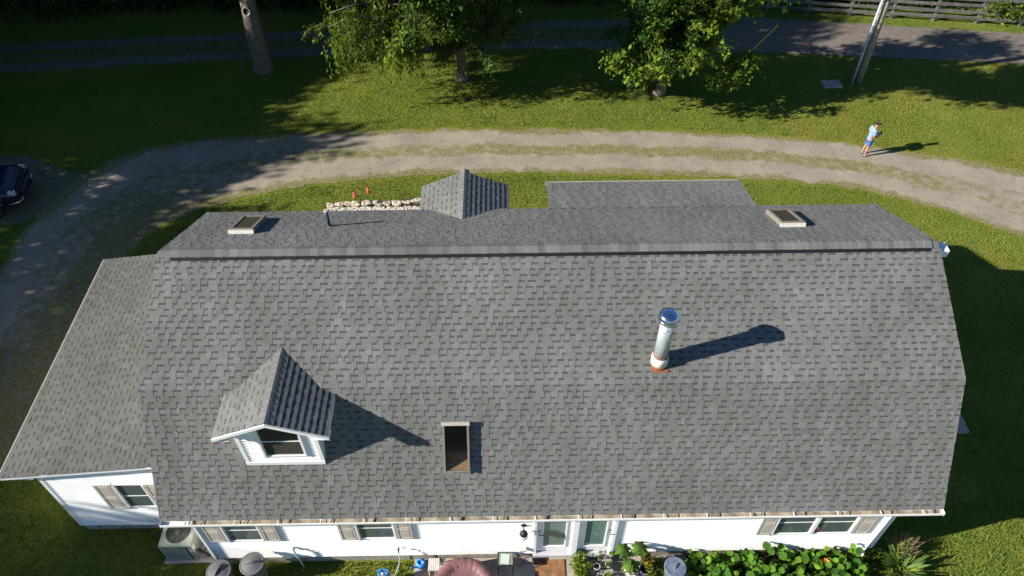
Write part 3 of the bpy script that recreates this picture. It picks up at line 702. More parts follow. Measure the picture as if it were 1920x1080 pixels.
# --- stove pipe and plumbing vent
B = Vector((11.44, 2.10, 5.59))
m = MB(); m.lathe([(.155, .18), (.155, 1.42), (.15, 1.42)], 28, B); stove = m.build('stove_pipe', MT['pipepaint'], house, True)
m = MB(); m.lathe([(.19, -.08), (.19, .22), (.165, .27), (.155, .27)], 28, B); m.build('storm_collar', new_mat('cream_collar', (.62, .58, .50), .5, .12, 8), stove, True)
m = MB(); m.lathe([(.193, -.10), (.196, -.03), (.193, .02)], 28, B); m.lathe([(.168, .262), (.172, .28), (.157, .285)], 28, B); m.build('rusty_band', MT['rust'], stove, True)
m = MB(); T = frame_T((B.x-.24, B.y-.30*upd.y, B.z-.30*upd.z), (1, 0, 0), upd); m.box(.06, .42, .06, .54, .005, .024, T=T); m.build('flashing', MT['rust'], stove)
m = MB(); m.lathe([(.15, 1.40), (.20, 1.43), (.205, 1.50), (.19, 1.51)], 28, B); m.build('cap_band', MT['galv'], stove, True)
m = MB(); m.lathe([(.16, 1.505), (.165, 1.56)], 28, B); m.build('cap_screen', MT['darkmetal'], stove, True)
m = MB(); m.lathe([(.20, 1.55), (.215, 1.57), (.215, 1.61), (.17, 1.655), (.08, 1.675), (0, 1.68)], 28, B); m.build('cap', MT['galv'], stove, True)
for (an, zz, w_, h_, mt) in ((-112, 1.26, .12, .17, 'rust'), (-22, 1.18, .17, .34, 'spike'), (-35, .70, .03, .25, 'rust')):
    m = MB(); q = []
    for k in range(14):
        t = 2*math.pi*k/14; rr = 1+.2*math.sin(3*t+an); da = R(an)+w_*.5*math.cos(t)*rr/.157; q.append((B.x+.157*math.cos(da), B.y+.157*math.sin(da), B.z+zz+h_*.5*math.sin(t)*rr))
    m.face(q); m.build('rust_stain', MT[mt], stove)
B2 = Vector((3.57, 6.29, 5.96))
m = MB(); m.lathe([(.042, -.05), (.042, .52)], 14, B2); vp = m.build('plumbing_vent', MT['pvc'], house, True)
m = MB(); m.lathe([(.044, .50), (.052, .505), (.052, .55), (.035, .55), (.035, .51)], 14, B2); m.build('pipe_rim', MT['pvcw'], vp, True)
m = MB(); m.lathe([(.13, -.05), (.06, .03), (.045, .06)], 14, B2); m.build('pipe_boot', MT['pvc'], vp, True)

# --- small wall fittings
m = MB(); m.lathe([(.065, 0), (.065, .02), (0, .02)], 14, T=Matrix.Translation((8.40, WY0-.036, 1.95)) @ Matrix.Rotation(R(90), 4, 'X'))
m.tube([(8.40, WY0-.05, 1.95), (8.40, WY0-.13, 2.02), (8.40, WY0-.19, 1.98), (8.40, WY0-.19, 1.90)], .014, 8)
lamp = m.build('wall_lantern', MT['darkmetal'], house, True)
m = MB(); m.lathe([(.02, .12), (.06, .09), (.10, .0), (.095, 0)], 18, (8.40, WY0-.19, 1.80)); m.build('lamp_shade', MT['darkmetal'], lamp, True)
m = MB(); m.lathe([(.085, 0), (.10, -.06), (.11, -.13), (.105, -.13)], 18, (8.40, WY0-.19, 1.80)); m.build('lamp_glass', glass_mat('lamp_glass', (.55, .55, .55), see=.4), lamp, True)
m = MB(); m.tube([(2.70, .09, .93), (2.70, -.03, .93), (2.72, -.05, .90), (2.80, -.08, .05)], .022, 8); m.lathe([(.04, 0), (.04, .09)], 10, (2.69, 0.0, .88)); m.build('drain_pipe', MT['conduit'], house, True)
m = MB(); m.tube([(5.30, .09, .86), (5.30, -.05, .86), (5.30, -.08, .80)], .014, 8); m.lathe([(.0, .0), (.03, .0), (.03, .012), (0, .012)], 8, (5.30, -.04, .885)); m.build('spigot', MT['darkmetal'], house, True)
m = MB(); m.bbox(8.30, 8.48, -.04, .06, .62, .74, .01); m.build('outlet_cover', MT['pvcw'], house)
m = MB(); m.bbox(-1.27, -1.12, AY0-.08, AY0-.03, .62, .74, .01); m.build('outlet_cover', MT['pvcw'], house)
m = MB(); m.tube([(-.35, AY0-.03, .62), (-.35, AY0-.14, .62), (-.35, AY0-.14, .40)], .02, 8); m.build('drain_pipe', MT['pvcw'], house, True)

# ------------------------------------------------------------------ foliage helpers
def leaf_quads(P, Nrm, T, ln, wd):
    """rhombic leaves: P base point, T direction, Nrm normal (arrays)"""
    Sd = np.cross(T, Nrm); n = len(P); l = ln[:, None]; w = wd[:, None]
    V = np.stack([P, P+T*l*.45+Sd*w*.5-Nrm*l*.05, P+T*l-Nrm*l*.12, P+T*l*.45-Sd*w*.5-Nrm*l*.05], 1).reshape(-1, 3)
    return V, np.arange(n*4).reshape(n, 4)
def unit(a): return a/np.maximum(np.linalg.norm(a, axis=-1, keepdims=True), 1e-9)
def crown_mesh(blobs, ncl, per, size, spread, tones, g, droop=.35, shell=.5, aspect=.55):
    """blobs: (cx,cy,cz,rx,ry,rz); clumps of leaves spread through each blob, denser towards its skin"""
    B = np.array([b[:6] for b in blobs], float); vol = (B[:, 3]*B[:, 4]*B[:, 5])**.75; k = g.choice(len(B), ncl, p=vol/vol.sum())
    d = unit(g.normal(size=(ncl, 3))); r = (shell+(1-shell)*g.random(ncl)**.6)*(.82+.3*g.random(ncl)); c = B[k, :3]+d*r[:, None]*B[k, 3:6]
    tn = np.array(tones)[g.integers(0, len(tones), ncl)]*(.45+1.0*g.random((ncl, 1)))  # random clump tones, spread wide to imitate sunlit clumps and dark gaps
    if len(blobs[0]) > 6: pass
    cl = np.repeat(c, per, 0); n = len(cl); sp = np.repeat(spread*(.6+.8*g.random(ncl)), per)
    off = g.normal(size=(n, 3))*sp[:, None]*np.array([1, 1, .8]); P = cl+off; P[:, 2] = np.maximum(P[:, 2], .05)
    out = unit(np.repeat(d, per, 0)*.6+g.normal(size=(n, 3))*.8)
    T = unit(out+np.array([0, 0, -droop])); N0 = unit(g.normal(size=(n, 3))*.7+np.array([0, 0, .8])+np.repeat(d, per, 0)*.4); N_ = unit(N0-T*(N0*T).sum(1, keepdims=True))
    ln = size*(.6+.8*g.random(n)); V, Fq = leaf_quads(P, N_, T, ln, ln*aspect)
    col = np.repeat(np.repeat(tn, per, 0)*(.8+.4*g.random((n, 1))), 4, 0); return V, Fq, col
def limb(m, a, b, r0, r1, g, n=6, wig=.12, seg=7):
    a, b = np.array(a, float), np.array(b, float); pts = []; L_ = np.linalg.norm(b-a)
    for i in range(n):
        t = i/(n-1); p = a+(b-a)*t+np.array([0, 0, .10*L_*math.sin(math.pi*t)])
        if 0 < i < n-1: p = p+g.normal(size=3)*wig*L_*.25
        pts.append(p)
    m.tube(pts, [r0+(r1-r0)*i/(n-1) for i in range(n)], seg); return pts

def clumps(cx, cy, cz, rx, ry, rz, n, r0, r1, g, low=-.9):
    out = []
    while len(out) < n:
        d = unit(g.normal(size=3))
        if d[2] < low: continue
        q = .35+.85*g.random()**.8; r = r0+(r1-r0)*g.random(); out.append((cx+d[0]*rx*q, cy+d[1]*ry*q, cz+d[2]*rz*q, r*1.15, r*1.15, r*.75))
    return out
def branch_crown(m, start, ends, g, nsub, ltwig, droop, per, size, spread, tones, aspect, r0=.075):
    """limbs to the given ends, twigs off each limb, leaves along the twigs"""
    C_ = []; D_ = []; TN = []; tones = np.array(tones)
    for e in ends:
        sp = start(e); pts = limb(m, sp, e, r0, .014, g, 7, .16, 6); P = np.array(pts); mood = .6+.7*g.random(); tk = g.integers(0, len(tones))
        for k in range(nsub):
            t = .28+.74*(k+.5*g.random())/nsub; f = min(t, 1)*(len(P)-1); i = min(int(f), len(P)-2); p = P[i]+(P[i+1]-P[i])*(f-i)
            ax = unit(P[i+1]-P[i]); d = unit(ax*.7+g.normal(size=3)*.75); l = ltwig*(.5+.8*g.random()); q = []
            for j in range(6):
                u = j/5; q.append(p+d*l*u+np.array([0, 0, -droop*l*u*u]))
            if k % 2 == 0: m.tube(q, [.012, .010, .009, .007, .006, .004], 4)
            tn = tones[tk if g.random() < .6 else g.integers(0, len(tones))]*mood*(.7+.6*g.random())
            for j in range(1, 6): C_.append(q[j]); D_.append(unit(q[j]-q[j-1])); TN.append(tn)
    C_ = np.repeat(np.array(C_), per, 0); D_ = np.repeat(np.array(D_), per, 0); TN = np.repeat(np.array(TN), per, 0); n = len(C_)
    P = C_+g.normal(size=(n, 3))*spread; P[:, 2] = np.maximum(P[:, 2], .1); T = unit(D_*.6+g.normal(size=(n, 3))*.6+np.array([0, 0, -droop*.8]))
    N0 = unit(g.normal(size=(n, 3))*.55+np.array([0, 0, .9])); N_ = unit(N0-T*(N0*T).sum(1, keepdims=True)); ln = size*(.55+.9*g.random(n))
    V, Fq = leaf_quads(P, N_, T, ln, ln*aspect); return V, Fq, np.repeat(TN*(.75+.5*g.random((n, 1))), 4, 0)
def ell_ends(cx, cy, cz, rx, ry, rz, n, g, zmin=1.6):
    out = []
    while len(out) < n:
        d = unit(g.normal(size=3)); q = .55+.55*g.random(); p = (cx+d[0]*rx*q, cy+d[1]*ry*q, cz+d[2]*rz*q)
        if p[2] > zmin: out.append(p)
    return out
GREENS = [(.75, .95, .9), (1.0, 1.0, 1.0), (1.35, 1.25, 1.0), (.6, .85, .95), (1.1, 1.1, .8)]
YELLOWG = [(1.5, 1.45, 1.0), (1.3, 1.35, .9), (1.8, 1.6, .9), (1.0, 1.1, .9)]
# ------------------------------------------------------------------ trees in the yard
g = np.random.default_rng(5)
t1 = thing('yard_tree', 'broad low tree with drooping yellow-green branches on its left side', 'tree', (6.2, 22.55, 0))
m = MB(); trunk = [(6.15, 22.6, -.1), (6.2, 22.55, .15), (6.22, 22.5, .8), (6.15, 22.4, 1.7), (6.0, 22.2, 2.8)]
m.tube(trunk, [.36, .27, .22, .20, .17], 12)
st_ = lambda e: np.array(trunk[4])+(np.array(e)-np.array(trunk[4]))*.08 if e[2] > 3.4 else np.array(trunk[3])
V, Fq, col = branch_crown(m, st_, ell_ends(2.3, 21.2, 3.9, 1.9, 2.0, 1.9, 15, g, 2.3), g, 11, 1.0, .75, 15, .135, .085, YELLOWG, .36)
V2, F2q, c2 = branch_crown(m, st_, ell_ends(6.3, 21.6, 4.3, 3.0, 2.9, 2.4, 36, g, 2.0), g, 9, .9, .30, 14, .13, .11, GREENS, .55)
m.build('trunk', MT['bark'], t1, True)
Vu, Fu, cu = crown_mesh(clumps(5.4, 20.4, 7.0, 2.9, 2.4, 1.4, 30, .4, .8, g), 950, 14, .22, .22, GREENS, g, .3, .2)
# hanging strands of foliage
st = []
for k in range(110):
    x = .9+g.random()*3.6; y = 19.6+g.random()*2.8; z1 = 3.2+g.random()*1.2; z0 = 1.5+g.random()*1.1
    for z in np.arange(z0, z1, .075): st.append((x+g.normal()*.06, y+g.normal()*.06, z))
P = np.array(st); n = len(P); T_ = unit(np.c_[g.normal(size=(n, 2))*.5, -np.ones(n)]); N0 = unit(np.c_[g.normal(size=(n, 2)), g.random(n)*.4]); N_ = unit(N0-T_*(N0*T_).sum(1, keepdims=True))
ln = .13+.1*g.random(n); V3, F3q = leaf_quads(P, N_, T_, ln, ln*.35); c3 = np.repeat(np.array(YELLOWG)[g.integers(0, 4, n)]*(.8+.4*g.random((n, 1))), 4, 0)
big_mesh('crown', np.vstack([V, V2, V3, Vu]), np.vstack([Fq, F2q+len(V), F3q+len(V)+len(V2), Fu+len(V)+len(V2)+len(V3)]), MT['leaf'], np.vstack([col, c2, c3, cu]), t1)

t2 = thing('yard_tree', 'rounder dark green tree with forked pale trunk near the yellow guy guard', 'tree', (15.0, 21.2, 0))
m = MB(); trunk = [(14.95, 21.3, -.1), (15.0, 21.2, .15), (15.05, 21.15, .8), (15.15, 21.1, 1.3)]
m.tube(trunk, [.34, .25, .21, .20], 12); m.tube([(15.12, 21.1, 1.1), (15.35, 21.0, 1.7), (15.7, 20.9, 2.6), (16.0, 20.8, 3.6)], [.16, .13, .11, .08], 10); m.tube([(15.12, 21.1, 1.1), (14.95, 21.1, 2.0), (14.7, 21.1, 3.4)], [.17, .14, .09], 10)
st_ = lambda e: np.array((15.05+(e[0]-15)*.12, 21.05, 2.0+max(0, e[2]-4)*.3))
V, Fq, col = branch_crown(m, st_, ell_ends(14.6, 20.9, 4.1, 2.3, 2.2, 2.4, 32, g, 2.0), g, 9, .85, .30, 14, .145, .11, [(.7, 1.0, 1.0), (.9, 1.1, 1.0), (1.1, 1.2, .95), (.75, .95, .9), (1.5, 1.45, 1.0)], .6)
V2, F2q, c2 = branch_crown(m, st_, ell_ends(16.6, 20.6, 4.1, 1.4, 1.7, 1.7, 13, g, 2.4), g, 9, .8, .30, 14, .165, .11, YELLOWG, .6)
limb(m, (15.3, 21.0, 1.7), (18.1, 19.9, 2.4), .06, .015, g); m.build('trunk', MT['barkmid'], t2, True)
bl3 = [(18.1, 19.9, 2.4, .55, .5, .40), (17.6, 19.6, 1.95, .5, .5, .32), (17.0, 19.5, 1.7, .4, .4, .25), (13.9, 19.9, 1.75, .5, .4, .25), (12.6, 20.3, 2.1, .4, .4, .3), (13.2, 18.6, 2.7, .5, .4, .3), (14.2, 18.3, 3.0, .5, .4, .3), (12.5, 18.9, 3.1, .5, .4, .3), (15.4, 18.4, 3.4, .5, .4, .3)]
V3, F3q, c3 = crown_mesh(bl3, 150, 12, .18, .14, YELLOWG, g, .4, .3, .6)
Vu, Fu, cu = crown_mesh(clumps(15.0, 19.6, 7.1, 2.9, 2.4, 1.5, 32, .4, .8, g), 1000, 14, .22, .22, GREENS, g, .3, .2)
big_mesh('crown', np.vstack([V, V2, V3, Vu]), np.vstack([Fq, F2q+len(V), F3q+len(V)+len(V2), Fu+len(V)+len(V2)+len(V3)]), MT['leaf'], np.vstack([col, c2, c3, cu]), t2)

t3 = thing('tall_tree', 'tall bare pale trunk with a dark knot hole at the lane', 'tree', (-3.05, 23.55, 0))
m = MB(); pts = [(-3.05, 23.6, -.1), (-3.05, 23.55, .1), (-3.05, 23.5, .7), (-3.02, 23.48, 1.8), (-2.97, 23.48, 2.8), (-2.93, 23.5, 3.6), (-2.9, 23.5, 6), (-2.8, 23.5, 9.5), (-2.7, 23.6, 13)]
m.tube(pts, [.56, .46, .40, .37, .34, .32, .26, .20, .08], 16)
for k, e in enumerate(((-5.5, 22.0, 9.5), (-.5, 24.6, 10), (-4.2, 25.5, 11), (-1.4, 21.5, 11.5), (-2.6, 24, 14), (.4, 23, 8.8), (-5.6, 24.5, 8.4))): limb(m, (-2.85, 23.5, 6.2+k*.5), e, .13, .03, g)
tk = m.build('trunk', MT['bark'], t3, True)
m = MB(); q = []
for k in range(16):
    a = 2*math.pi*k/16; q.append((-2.99+.14*math.cos(a), 23.16, 3.08+.17*math.sin(a)))
m.face(q); m.build('knot_hole', MT['black'], tk)
m = MB(); rp_ = [(-2.99+.15*math.cos(2*math.pi*k/18), 23.15, 3.08+.18*math.sin(2*math.pi*k/18)) for k in range(19)]; m.tube(rp_, .035, 7, cap=False); m.build('knot_rim', MT['barkpale'], tk, True)
bl = [(-3.0, 25.2, 7.6, 2.2, 1.8, 1.3), (-.5, 25.2, 8.2, 2.0, 1.6, 1.2), (-5.4, 25.2, 8.4, 2, 1.6, 1.2), (-5.2, 22.5, 9.8, 2.0, 2.0, 1.5), (-.6, 24.4, 10.2, 2.2, 2.0, 1.6), (-3.8, 25.2, 11.4, 2.2, 2.0, 1.6), (-1.6, 22.0, 11.8, 2.0, 2.0, 1.6), (-2.6, 24, 13.6, 2.2, 2.2, 1.5), (.3, 23, 9.0, 1.5, 1.5, 1.1)]
V, Fq, col = crown_mesh(bl, 1700, 12, .32, .32, GREENS, g, .3, .2)
big_mesh('crown', V, Fq, MT['leaf'], col, t3)

# tall trees standing left of the picture and beyond the lane: their shade lies over the yard
def shade_tree(seed):
    gg = np.random.default_rng(seed); t = thing('tall_tree', None, None, (0, 0, 0), local=True)
    m = MB(); m.tube([(0, 0, -.1), (0, 0, 1.5), (.1, .1, 5), (.2, 0, 9)], [.38, .30, .22, .08], 10)
    bl = []
    for k in range(15):
        a = k*2.4+gg.random(); h = 3.2+k/15*7.6; rr = (3.0*math.sin(math.pi*min(1, (h-1.5)/11.5))+.3)*(.7+.5*gg.random()); c = (rr*math.cos(a), rr*math.sin(a), h)
        limb(m, (.05, .05, h-1.4), c, .09, .02, gg, 4); s_ = 1.15+.7*gg.random(); bl.append((*c, s_, s_, s_*.75))
    m.build('trunk', MT['bark'], t, True)
    V, Fq, col = crown_mesh(bl, 720, 12, .33, .28, GREENS, gg, .3, .15); big_mesh('crown', V, Fq, MT['leaf'], col, t)
    return t
def copy_tree(o, parent=None):
    c = o.copy(); C.objects.link(c)
    if o.name in LOCAL: LOCAL.add(c.name)
    c.parent = parent
    for ch in list(o.children): copy_tree(ch, c)
    return c
LEFT = [(-25.5, -3.5, 1.03), (-27, -7.5, 1.1), (-26.5, .2, 1.05), (-22, -3.2, .87), (-22, -9, .95), (-23, -6.5, 1.0), (-21.5, -5, .94), (-23.5, -4, .92), (-25, -1.5, .98), (-24, 1.5, .93), (-24.5, 4.0, .96), (-23.5, 6.5, .95), (-23, 9.5, 1.0), (-22.5, 13.5, 1.0), (-24.5, 16.0, 1.10), (-22, 18.5, 1.0), (-26, 20, 1.15), (-31, 16, 1.25), (-33, 21, 1.35), (-21, 23.5, 1.55), (-26, 24, 1.65), (-19.8, 26.8, 1.25), (-31, 26, 1.7), (-23, 28.5, 1.5), (-37, 18, 1.35)]
BACK = [(-24, 33, 1.3), (-18, 35, 1.2), (-12, 34, 1.3), (-6, 36, 1.2), (0, 34, 1.3), (6, 35.5, 1.2), (12, 34, 1.25), (17, 35.5, 1.1), (22, 33.5, 1.1), (27, 34, 1.2)]
pr_ = [shade_tree(31), shade_tree(47)]; k = 0
for (lst, lab, grp) in ((LEFT, 'tall leafy tree standing left of the yard, its shade on the gravel', 'tall trees left of the yard'), (BACK, 'tall tree in the dark wood beyond the shaded lane', 'trees of the wood beyond the lane')):
    for (x, y, s) in lst:
        t = pr_[k] if k < 2 else copy_tree(pr_[k % 2])
        tag(t, lab, 'tree', grp); t.location = (x, y, 0); t.rotation_euler[2] = k*1.7; t.scale = (s, s, s); k += 1

# undergrowth of the dark wood and along the fence
bl = [(x, 29.6+1.4*g.random()+.02*min(x, 10), .7+.6*g.random(), 1.2, 1.0, .9+.5*g.random()) for x in np.arange(-26, 20, .8)]
V, Fq, col = crown_mesh(bl, 3200, 11, .20, .25, [(.35, .45, .45), (.5, .6, .5), (.28, .35, .35)], g, .3, .2)  # leaf tones darkened: the wood's deep shade is painted into the colour
tag(big_mesh('undergrowth', V, Fq, MT['leaf'], col), 'dark tangled undergrowth at the edge of the wood', 'undergrowth', kind='stuff')
bl = [(x, 29.0-.147*(x-21.5)+.75+.9*g.random(), .6+.6*g.random(), .9, .6, .7) for x in np.arange(14, 42, .6)]
V, Fq, col = crown_mesh(bl, 2400, 11, .15, .2, [(.35, .5, .5), (.5, .65, .6), (.28, .38, .4)], g, .3, .2)  # dark leaf tones paint in shade where sun would reach the brush
tag(big_mesh('hedge_growth', V, Fq, MT['leaf'], col), 'weeds and brush growing behind the board fence', 'brush', kind='stuff')
bl = [(33.0, 27.0, .8, .7, .35, .6), (32.2, 27.1, 1.0, .6, .3, .5), (33.9, 26.9, 1.0, .6, .3, .6)]
sb = thing('climbing_shrub', 'bright green shrub growing through the fence at right', 'shrub', (33.0, 27.0, 0))
V, Fq, col = crown_mesh(bl, 130, 10, .14, .16, YELLOWG, g, .3, .2); big_mesh('foliage', V, Fq, MT['leaf'], col, sb)
m = MB()
for k in range(5): limb(m, (33+.1*k, 27.05, 0), (32.4+.4*k, 27.0, .9), .02, .008, g, 4, seg=5)
m.build('stem', MT['bark'], sb, True)

# ------------------------------------------------------------------ board fence
fen = thing('board_fence', 'weathered grey board fence along the far side of the road', 'fence', (27.6, 27.8, 0))
fx = [13.4+2.03*k for k in range(15)]; fy = lambda x: 28.64-.147*(x-21.55)
for x in fx:
    m = MB(); h = 1.45+.05*g.random(); m.bbox(x-.07, x+.07, fy(x)-.07, fy(x)+.07, -.1, h, .01, T=Matrix.Translation((x, fy(x), 0)) @ Matrix.Rotation(R(g.normal()*1.2), 4, 'Y') @ Matrix.Translation((-x, -fy(x), 0)))
    m.build('post', MT['fence'], fen)
for a, b in zip(fx[:-1], fx[1:]):
    for zz in (.28, .60, .92, 1.24):
        d0, d1 = g.normal(size=2)*.015; tn = tuple([.8+.4*g.random()]*3); y0, y1 = fy(a)-.075, fy(b)-.075; m = MB()
        vs = [(a, y0, zz+d0-.075), (b, y1, zz+d1-.075), (b, y1, zz+d1+.075), (a, y0, zz+d0+.075)]; vs += [(x, y-.028, z) for x, y, z in vs]
        m.patch(vs, [(0, 1, 2, 3), (7, 6, 5, 4), (0, 4, 5, 1), (2, 6, 7, 3), (1, 5, 6, 2), (3, 7, 4, 0)], 0, tn); m.build('rail', MT['fence'], fen)

# ------------------------------------------------------------------ utility pole, guy wire, ground box
up_ = thing('utility_pole', 'tall wooden utility pole with a grey conduit up its side', 'utility pole', (24.1, 22.0, 0))
m = MB(); m.tube([(24.12, 22.0, -.2), (24.10, 22.0, 2), (24.05, 22.0, 6), (24.0, 22.0, 9.5)], [.16, .15, .14, .12], 14); m.build('pole_shaft', MT['pole'], up_, True)
m = MB(); m.tube([(23.80, 21.88, -.05), (23.80, 21.88, 1.0), (23.80, 21.88, 8)], .05, 10); m.build('conduit', MT['conduit'], up_, True)
for z in (.7, 3.3):
    m = MB(); m.box(23.78, 24.05, 21.86, 21.90, z, z+.03); m.build('conduit_bracket', MT['galv'], up_)
gw = thing('guy_wire', 'steel guy wire with a yellow guard running up to the pole', 'guy wire', (18.6, 22.6, 0))
A_, B_ = Vector((18.2, 22.6, 0)), Vector((24.0, 22.0, 8.6)); m = MB(); m.tube([A_, B_], .007, 5); m.build('wire', MT['darkmetal'], gw)
m = MB(); m.tube([A_.lerp(B_, .10), A_.lerp(B_, .30)], .028, 8); m.build('guard', MT['yellow'], gw)
gb = thing('ground_box', 'flat grey utility box lid set in the grass by the pole', 'utility box', (22.85, 21.8, 0))
m = MB(); m.bbox(22.50, 23.20, 21.55, 22.07, -.02, .07, .02); m.build('lid', MT['found'], gb)
m = MB(); m.bbox(22.42, 23.28, 21.48, 22.14, -.03, .045, .015); m.build('rim', MT['found'], gb)

# ------------------------------------------------------------------ stones, pebbles, feeders behind the house
gs = np.random.default_rng(3)
def rock(name, c, s, mat, label=None, cat=None, grp=None, parent=None):
    m = MB(); n1, n2 = 6, 9; vs = []; fs = []
    ph = gs.random(6)*6
    for i in range(n1+1):
        th = math.pi*i/n1
        for k in range(n2):
            a = 2*math.pi*k/n2; d = 1+.16*math.sin(2*a+ph[0]+th*2)+.12*math.sin(3*a+ph[1]-th)+.08*math.sin(5*th+ph[2]); sg = lambda v: math.copysign(abs(v)**.6, v)
            vs.append((c[0]+s[0]*d*sg(math.sin(th)*math.cos(a)), c[1]+s[1]*d*sg(math.sin(th)*math.sin(a)), c[2]+s[2]*d*sg(math.cos(th))))
    for i in range(n1):
        for k in range(n2): fs.append((i*n2+k, (i+1)*n2+k, (i+1)*n2+(k+1) % n2, i*n2+(k+1) % n2))
    m.patch(vs, fs); o = m.build(name, mat, parent); 
    if label: tag(o, label, cat, grp)
    return o
ORD = 'first second third fourth fifth sixth seventh eighth ninth tenth eleventh twelfth thirteenth fourteenth fifteenth sixteenth seventeenth eighteenth'.split()
x = 1.30; k = 0
while x < 4.75:
    s = .13+.12*gs.random()
    rock('border_stone', (x+s, 13.93+.05*(x-1.3)+gs.normal()*.02, .05), (s, .10+.05*gs.random(), .045+.02*gs.random()), MT['stone'], ORD[k]+' edging stone from the left along the white pebble bed', 'stone', 'edging stones of the pebble bed'); x += 2*s*1.02; k += 1
n = 1500; Pc = np.c_[1.45+3.4*gs.random(n), 13.30+.50*gs.random(n), .02+.03*gs.random(n)]; V = []; Fp = []
base = np.array([(1, 0, 0), (-1, 0, 0), (0, 1, 0), (0, -1, 0), (0, 0, 1), (0, 0, -1)]); tri = np.array([(0, 2, 4), (2, 1, 4), (1, 3, 4), (3, 0, 4), (2, 0, 5), (1, 2, 5), (3, 1, 5), (0, 3, 5)])
sz_ = (.022+.02*gs.random(n)); V = (Pc[:, None, :]+base[None]*sz_[:, None, None]*(.7+.6*gs.random((n, 6, 1)))).reshape(-1, 3); Fp = (tri[None]+np.arange(n)[:, None, None]*6).reshape(-1, 3)
tag(big_mesh('pebbles', V, Fp, MT['pebble'], np.repeat(.75+.35*gs.random((n, 1)), 6, 0)*np.ones((1, 3)), nper=3), 'white pebbles filling the bed behind the house', 'pebbles', kind='stuff')
m = MB(); m.face([(1.35, 13.2, .009), (4.9, 13.2, .009), (4.9, 14.02, .009), (1.35, 13.9, .009)]); tag(m.build('pebble_bed', MT['soil']), kind='structure')
fh = thing('feeder_hook', 'thin dark double shepherd hook standing in the pebble bed', 'garden hook', (2.76, 13.85, 0))
def arc(x0, x1, z, h, n=8): return [(x0+(x1-x0)*i/(n-1), 13.85, z+h*math.sin(math.pi*i/(n-1)*.82)) for i in range(n)]
m = MB(); m.tube([(2.76, 13.85, 0), (2.75, 13.85, 1.05)], .011, 6); m.tube(arc(2.75, 2.44, .80, .14), .008, 6); m.tube(arc(2.75, 2.98, 1.02, .12), .008, 6); m.build('rod', MT['darkmetal'], fh, True)
for (x, z, lab) in ((2.44, .50, 'red hummingbird feeder hanging lower on the left hook arm'), (2.98, .72, 'red hummingbird feeder hanging higher on the right hook arm')):
    f = thing('bird_feeder', lab, 'bird feeder', (x, 13.85, z), 'hummingbird feeders')
    m = MB(); m.lathe([(.0, 0), (.07, .01), (.08, .03), (.06, .06), (.035, .075)], 16, (x, 13.85, z)); m.build('base', MT['red'], f, True)
    m = MB(); m.lathe([(.05, .075), (.055, .12), (.05, .20)], 14, (x, 13.85, z)); m.build('bottle', MT['clear'], f, True)
    m = MB(); m.lathe([(.05, .18), (.055, .195), (.03, .225), (.0, .235)], 14, (x, 13.85, z)); m.tube([(x, 13.85, z+.25), (x, 13.85, z+.38)], .005, 5); m.build('cap', MT['red'], f, True)

# ------------------------------------------------------------------ person
def skin_mesh(name, nodes, edges, mat, sub=2, root=0):
    me = bpy.data.meshes.new(name+'_s'); me.from_pydata([n_[:3] for n_ in nodes], edges, []); o = bpy.data.objects.new(name+'_s', me); C.objects.link(o)
    o.modifiers.new('s', 'SKIN'); sv = me.skin_vertices[0].data
    for i, n_ in enumerate(nodes): sv[i].radius = (n_[3], n_[4] if len(n_) > 4 else n_[3]); sv[i].use_root = (i == root)
    sb_ = o.modifiers.new('u', 'SUBSURF'); sb_.levels = sub; sb_.render_levels = sub
    dg = bpy.context.evaluated_depsgraph_get(); r = bpy.data.meshes.new_from_object(o.evaluated_get(dg)); bpy.data.objects.remove(o, do_unlink=True)
    r.name = name; r.materials.clear(); r.materials.append(mat); r.polygons.foreach_set('use_smooth', [True]*len(r.polygons)); return r
per = thing('person', 'person in pale blue shirt and blue shorts looking down at a handheld controller', 'person', (22.62, 16.66, .012), rotz=R(4), local=True); per.scale = (.90, .90, .90)
nd = [(0, 0, .93, .13, .11), (.01, 0, 1.12, .135, .10), (.02, 0, 1.33, .15, .11), (.035, 0, 1.46, .07, .07), (.07, 0, 1.535, .052), (.115, 0, 1.60, .085, .078), (.135, 0, 1.67, .092, .082), (.135, 0, 1.725, .06)]
ed = [(0, 1), (1, 2), (2, 3), (3, 4), (4, 5), (5, 6), (6, 7)]
for s in (-1, 1):
    b = len(nd)
    nd += [(.02, s*.17, 1.41, .062), (-.02, s*.235, 1.17, .048), (.05, s*.215, 1.10, .042), (.24, s*.10, 1.08, .033), (.31, s*.06, 1.085, .036, .022)]
    ed += [(2, b), (b, b+1), (b+1, b+2), (b+2, b+3), (b+3, b+4)]
    b = len(nd)
    nd += [(0, s*.095, .84, .098), (.02, s*.105, .50, .062), (-.012, s*.11, .34, .058), (-.015, s*.11, .09, .038), (.05, s*.115, .04, .035)]
    ed += [(0, b), (b, b+1), (b+1, b+2), (b+2, b+3), (b+3, b+4)]
body = skin_mesh('body', nd, ed, MT['skin'])
bo = link('body', body, per)
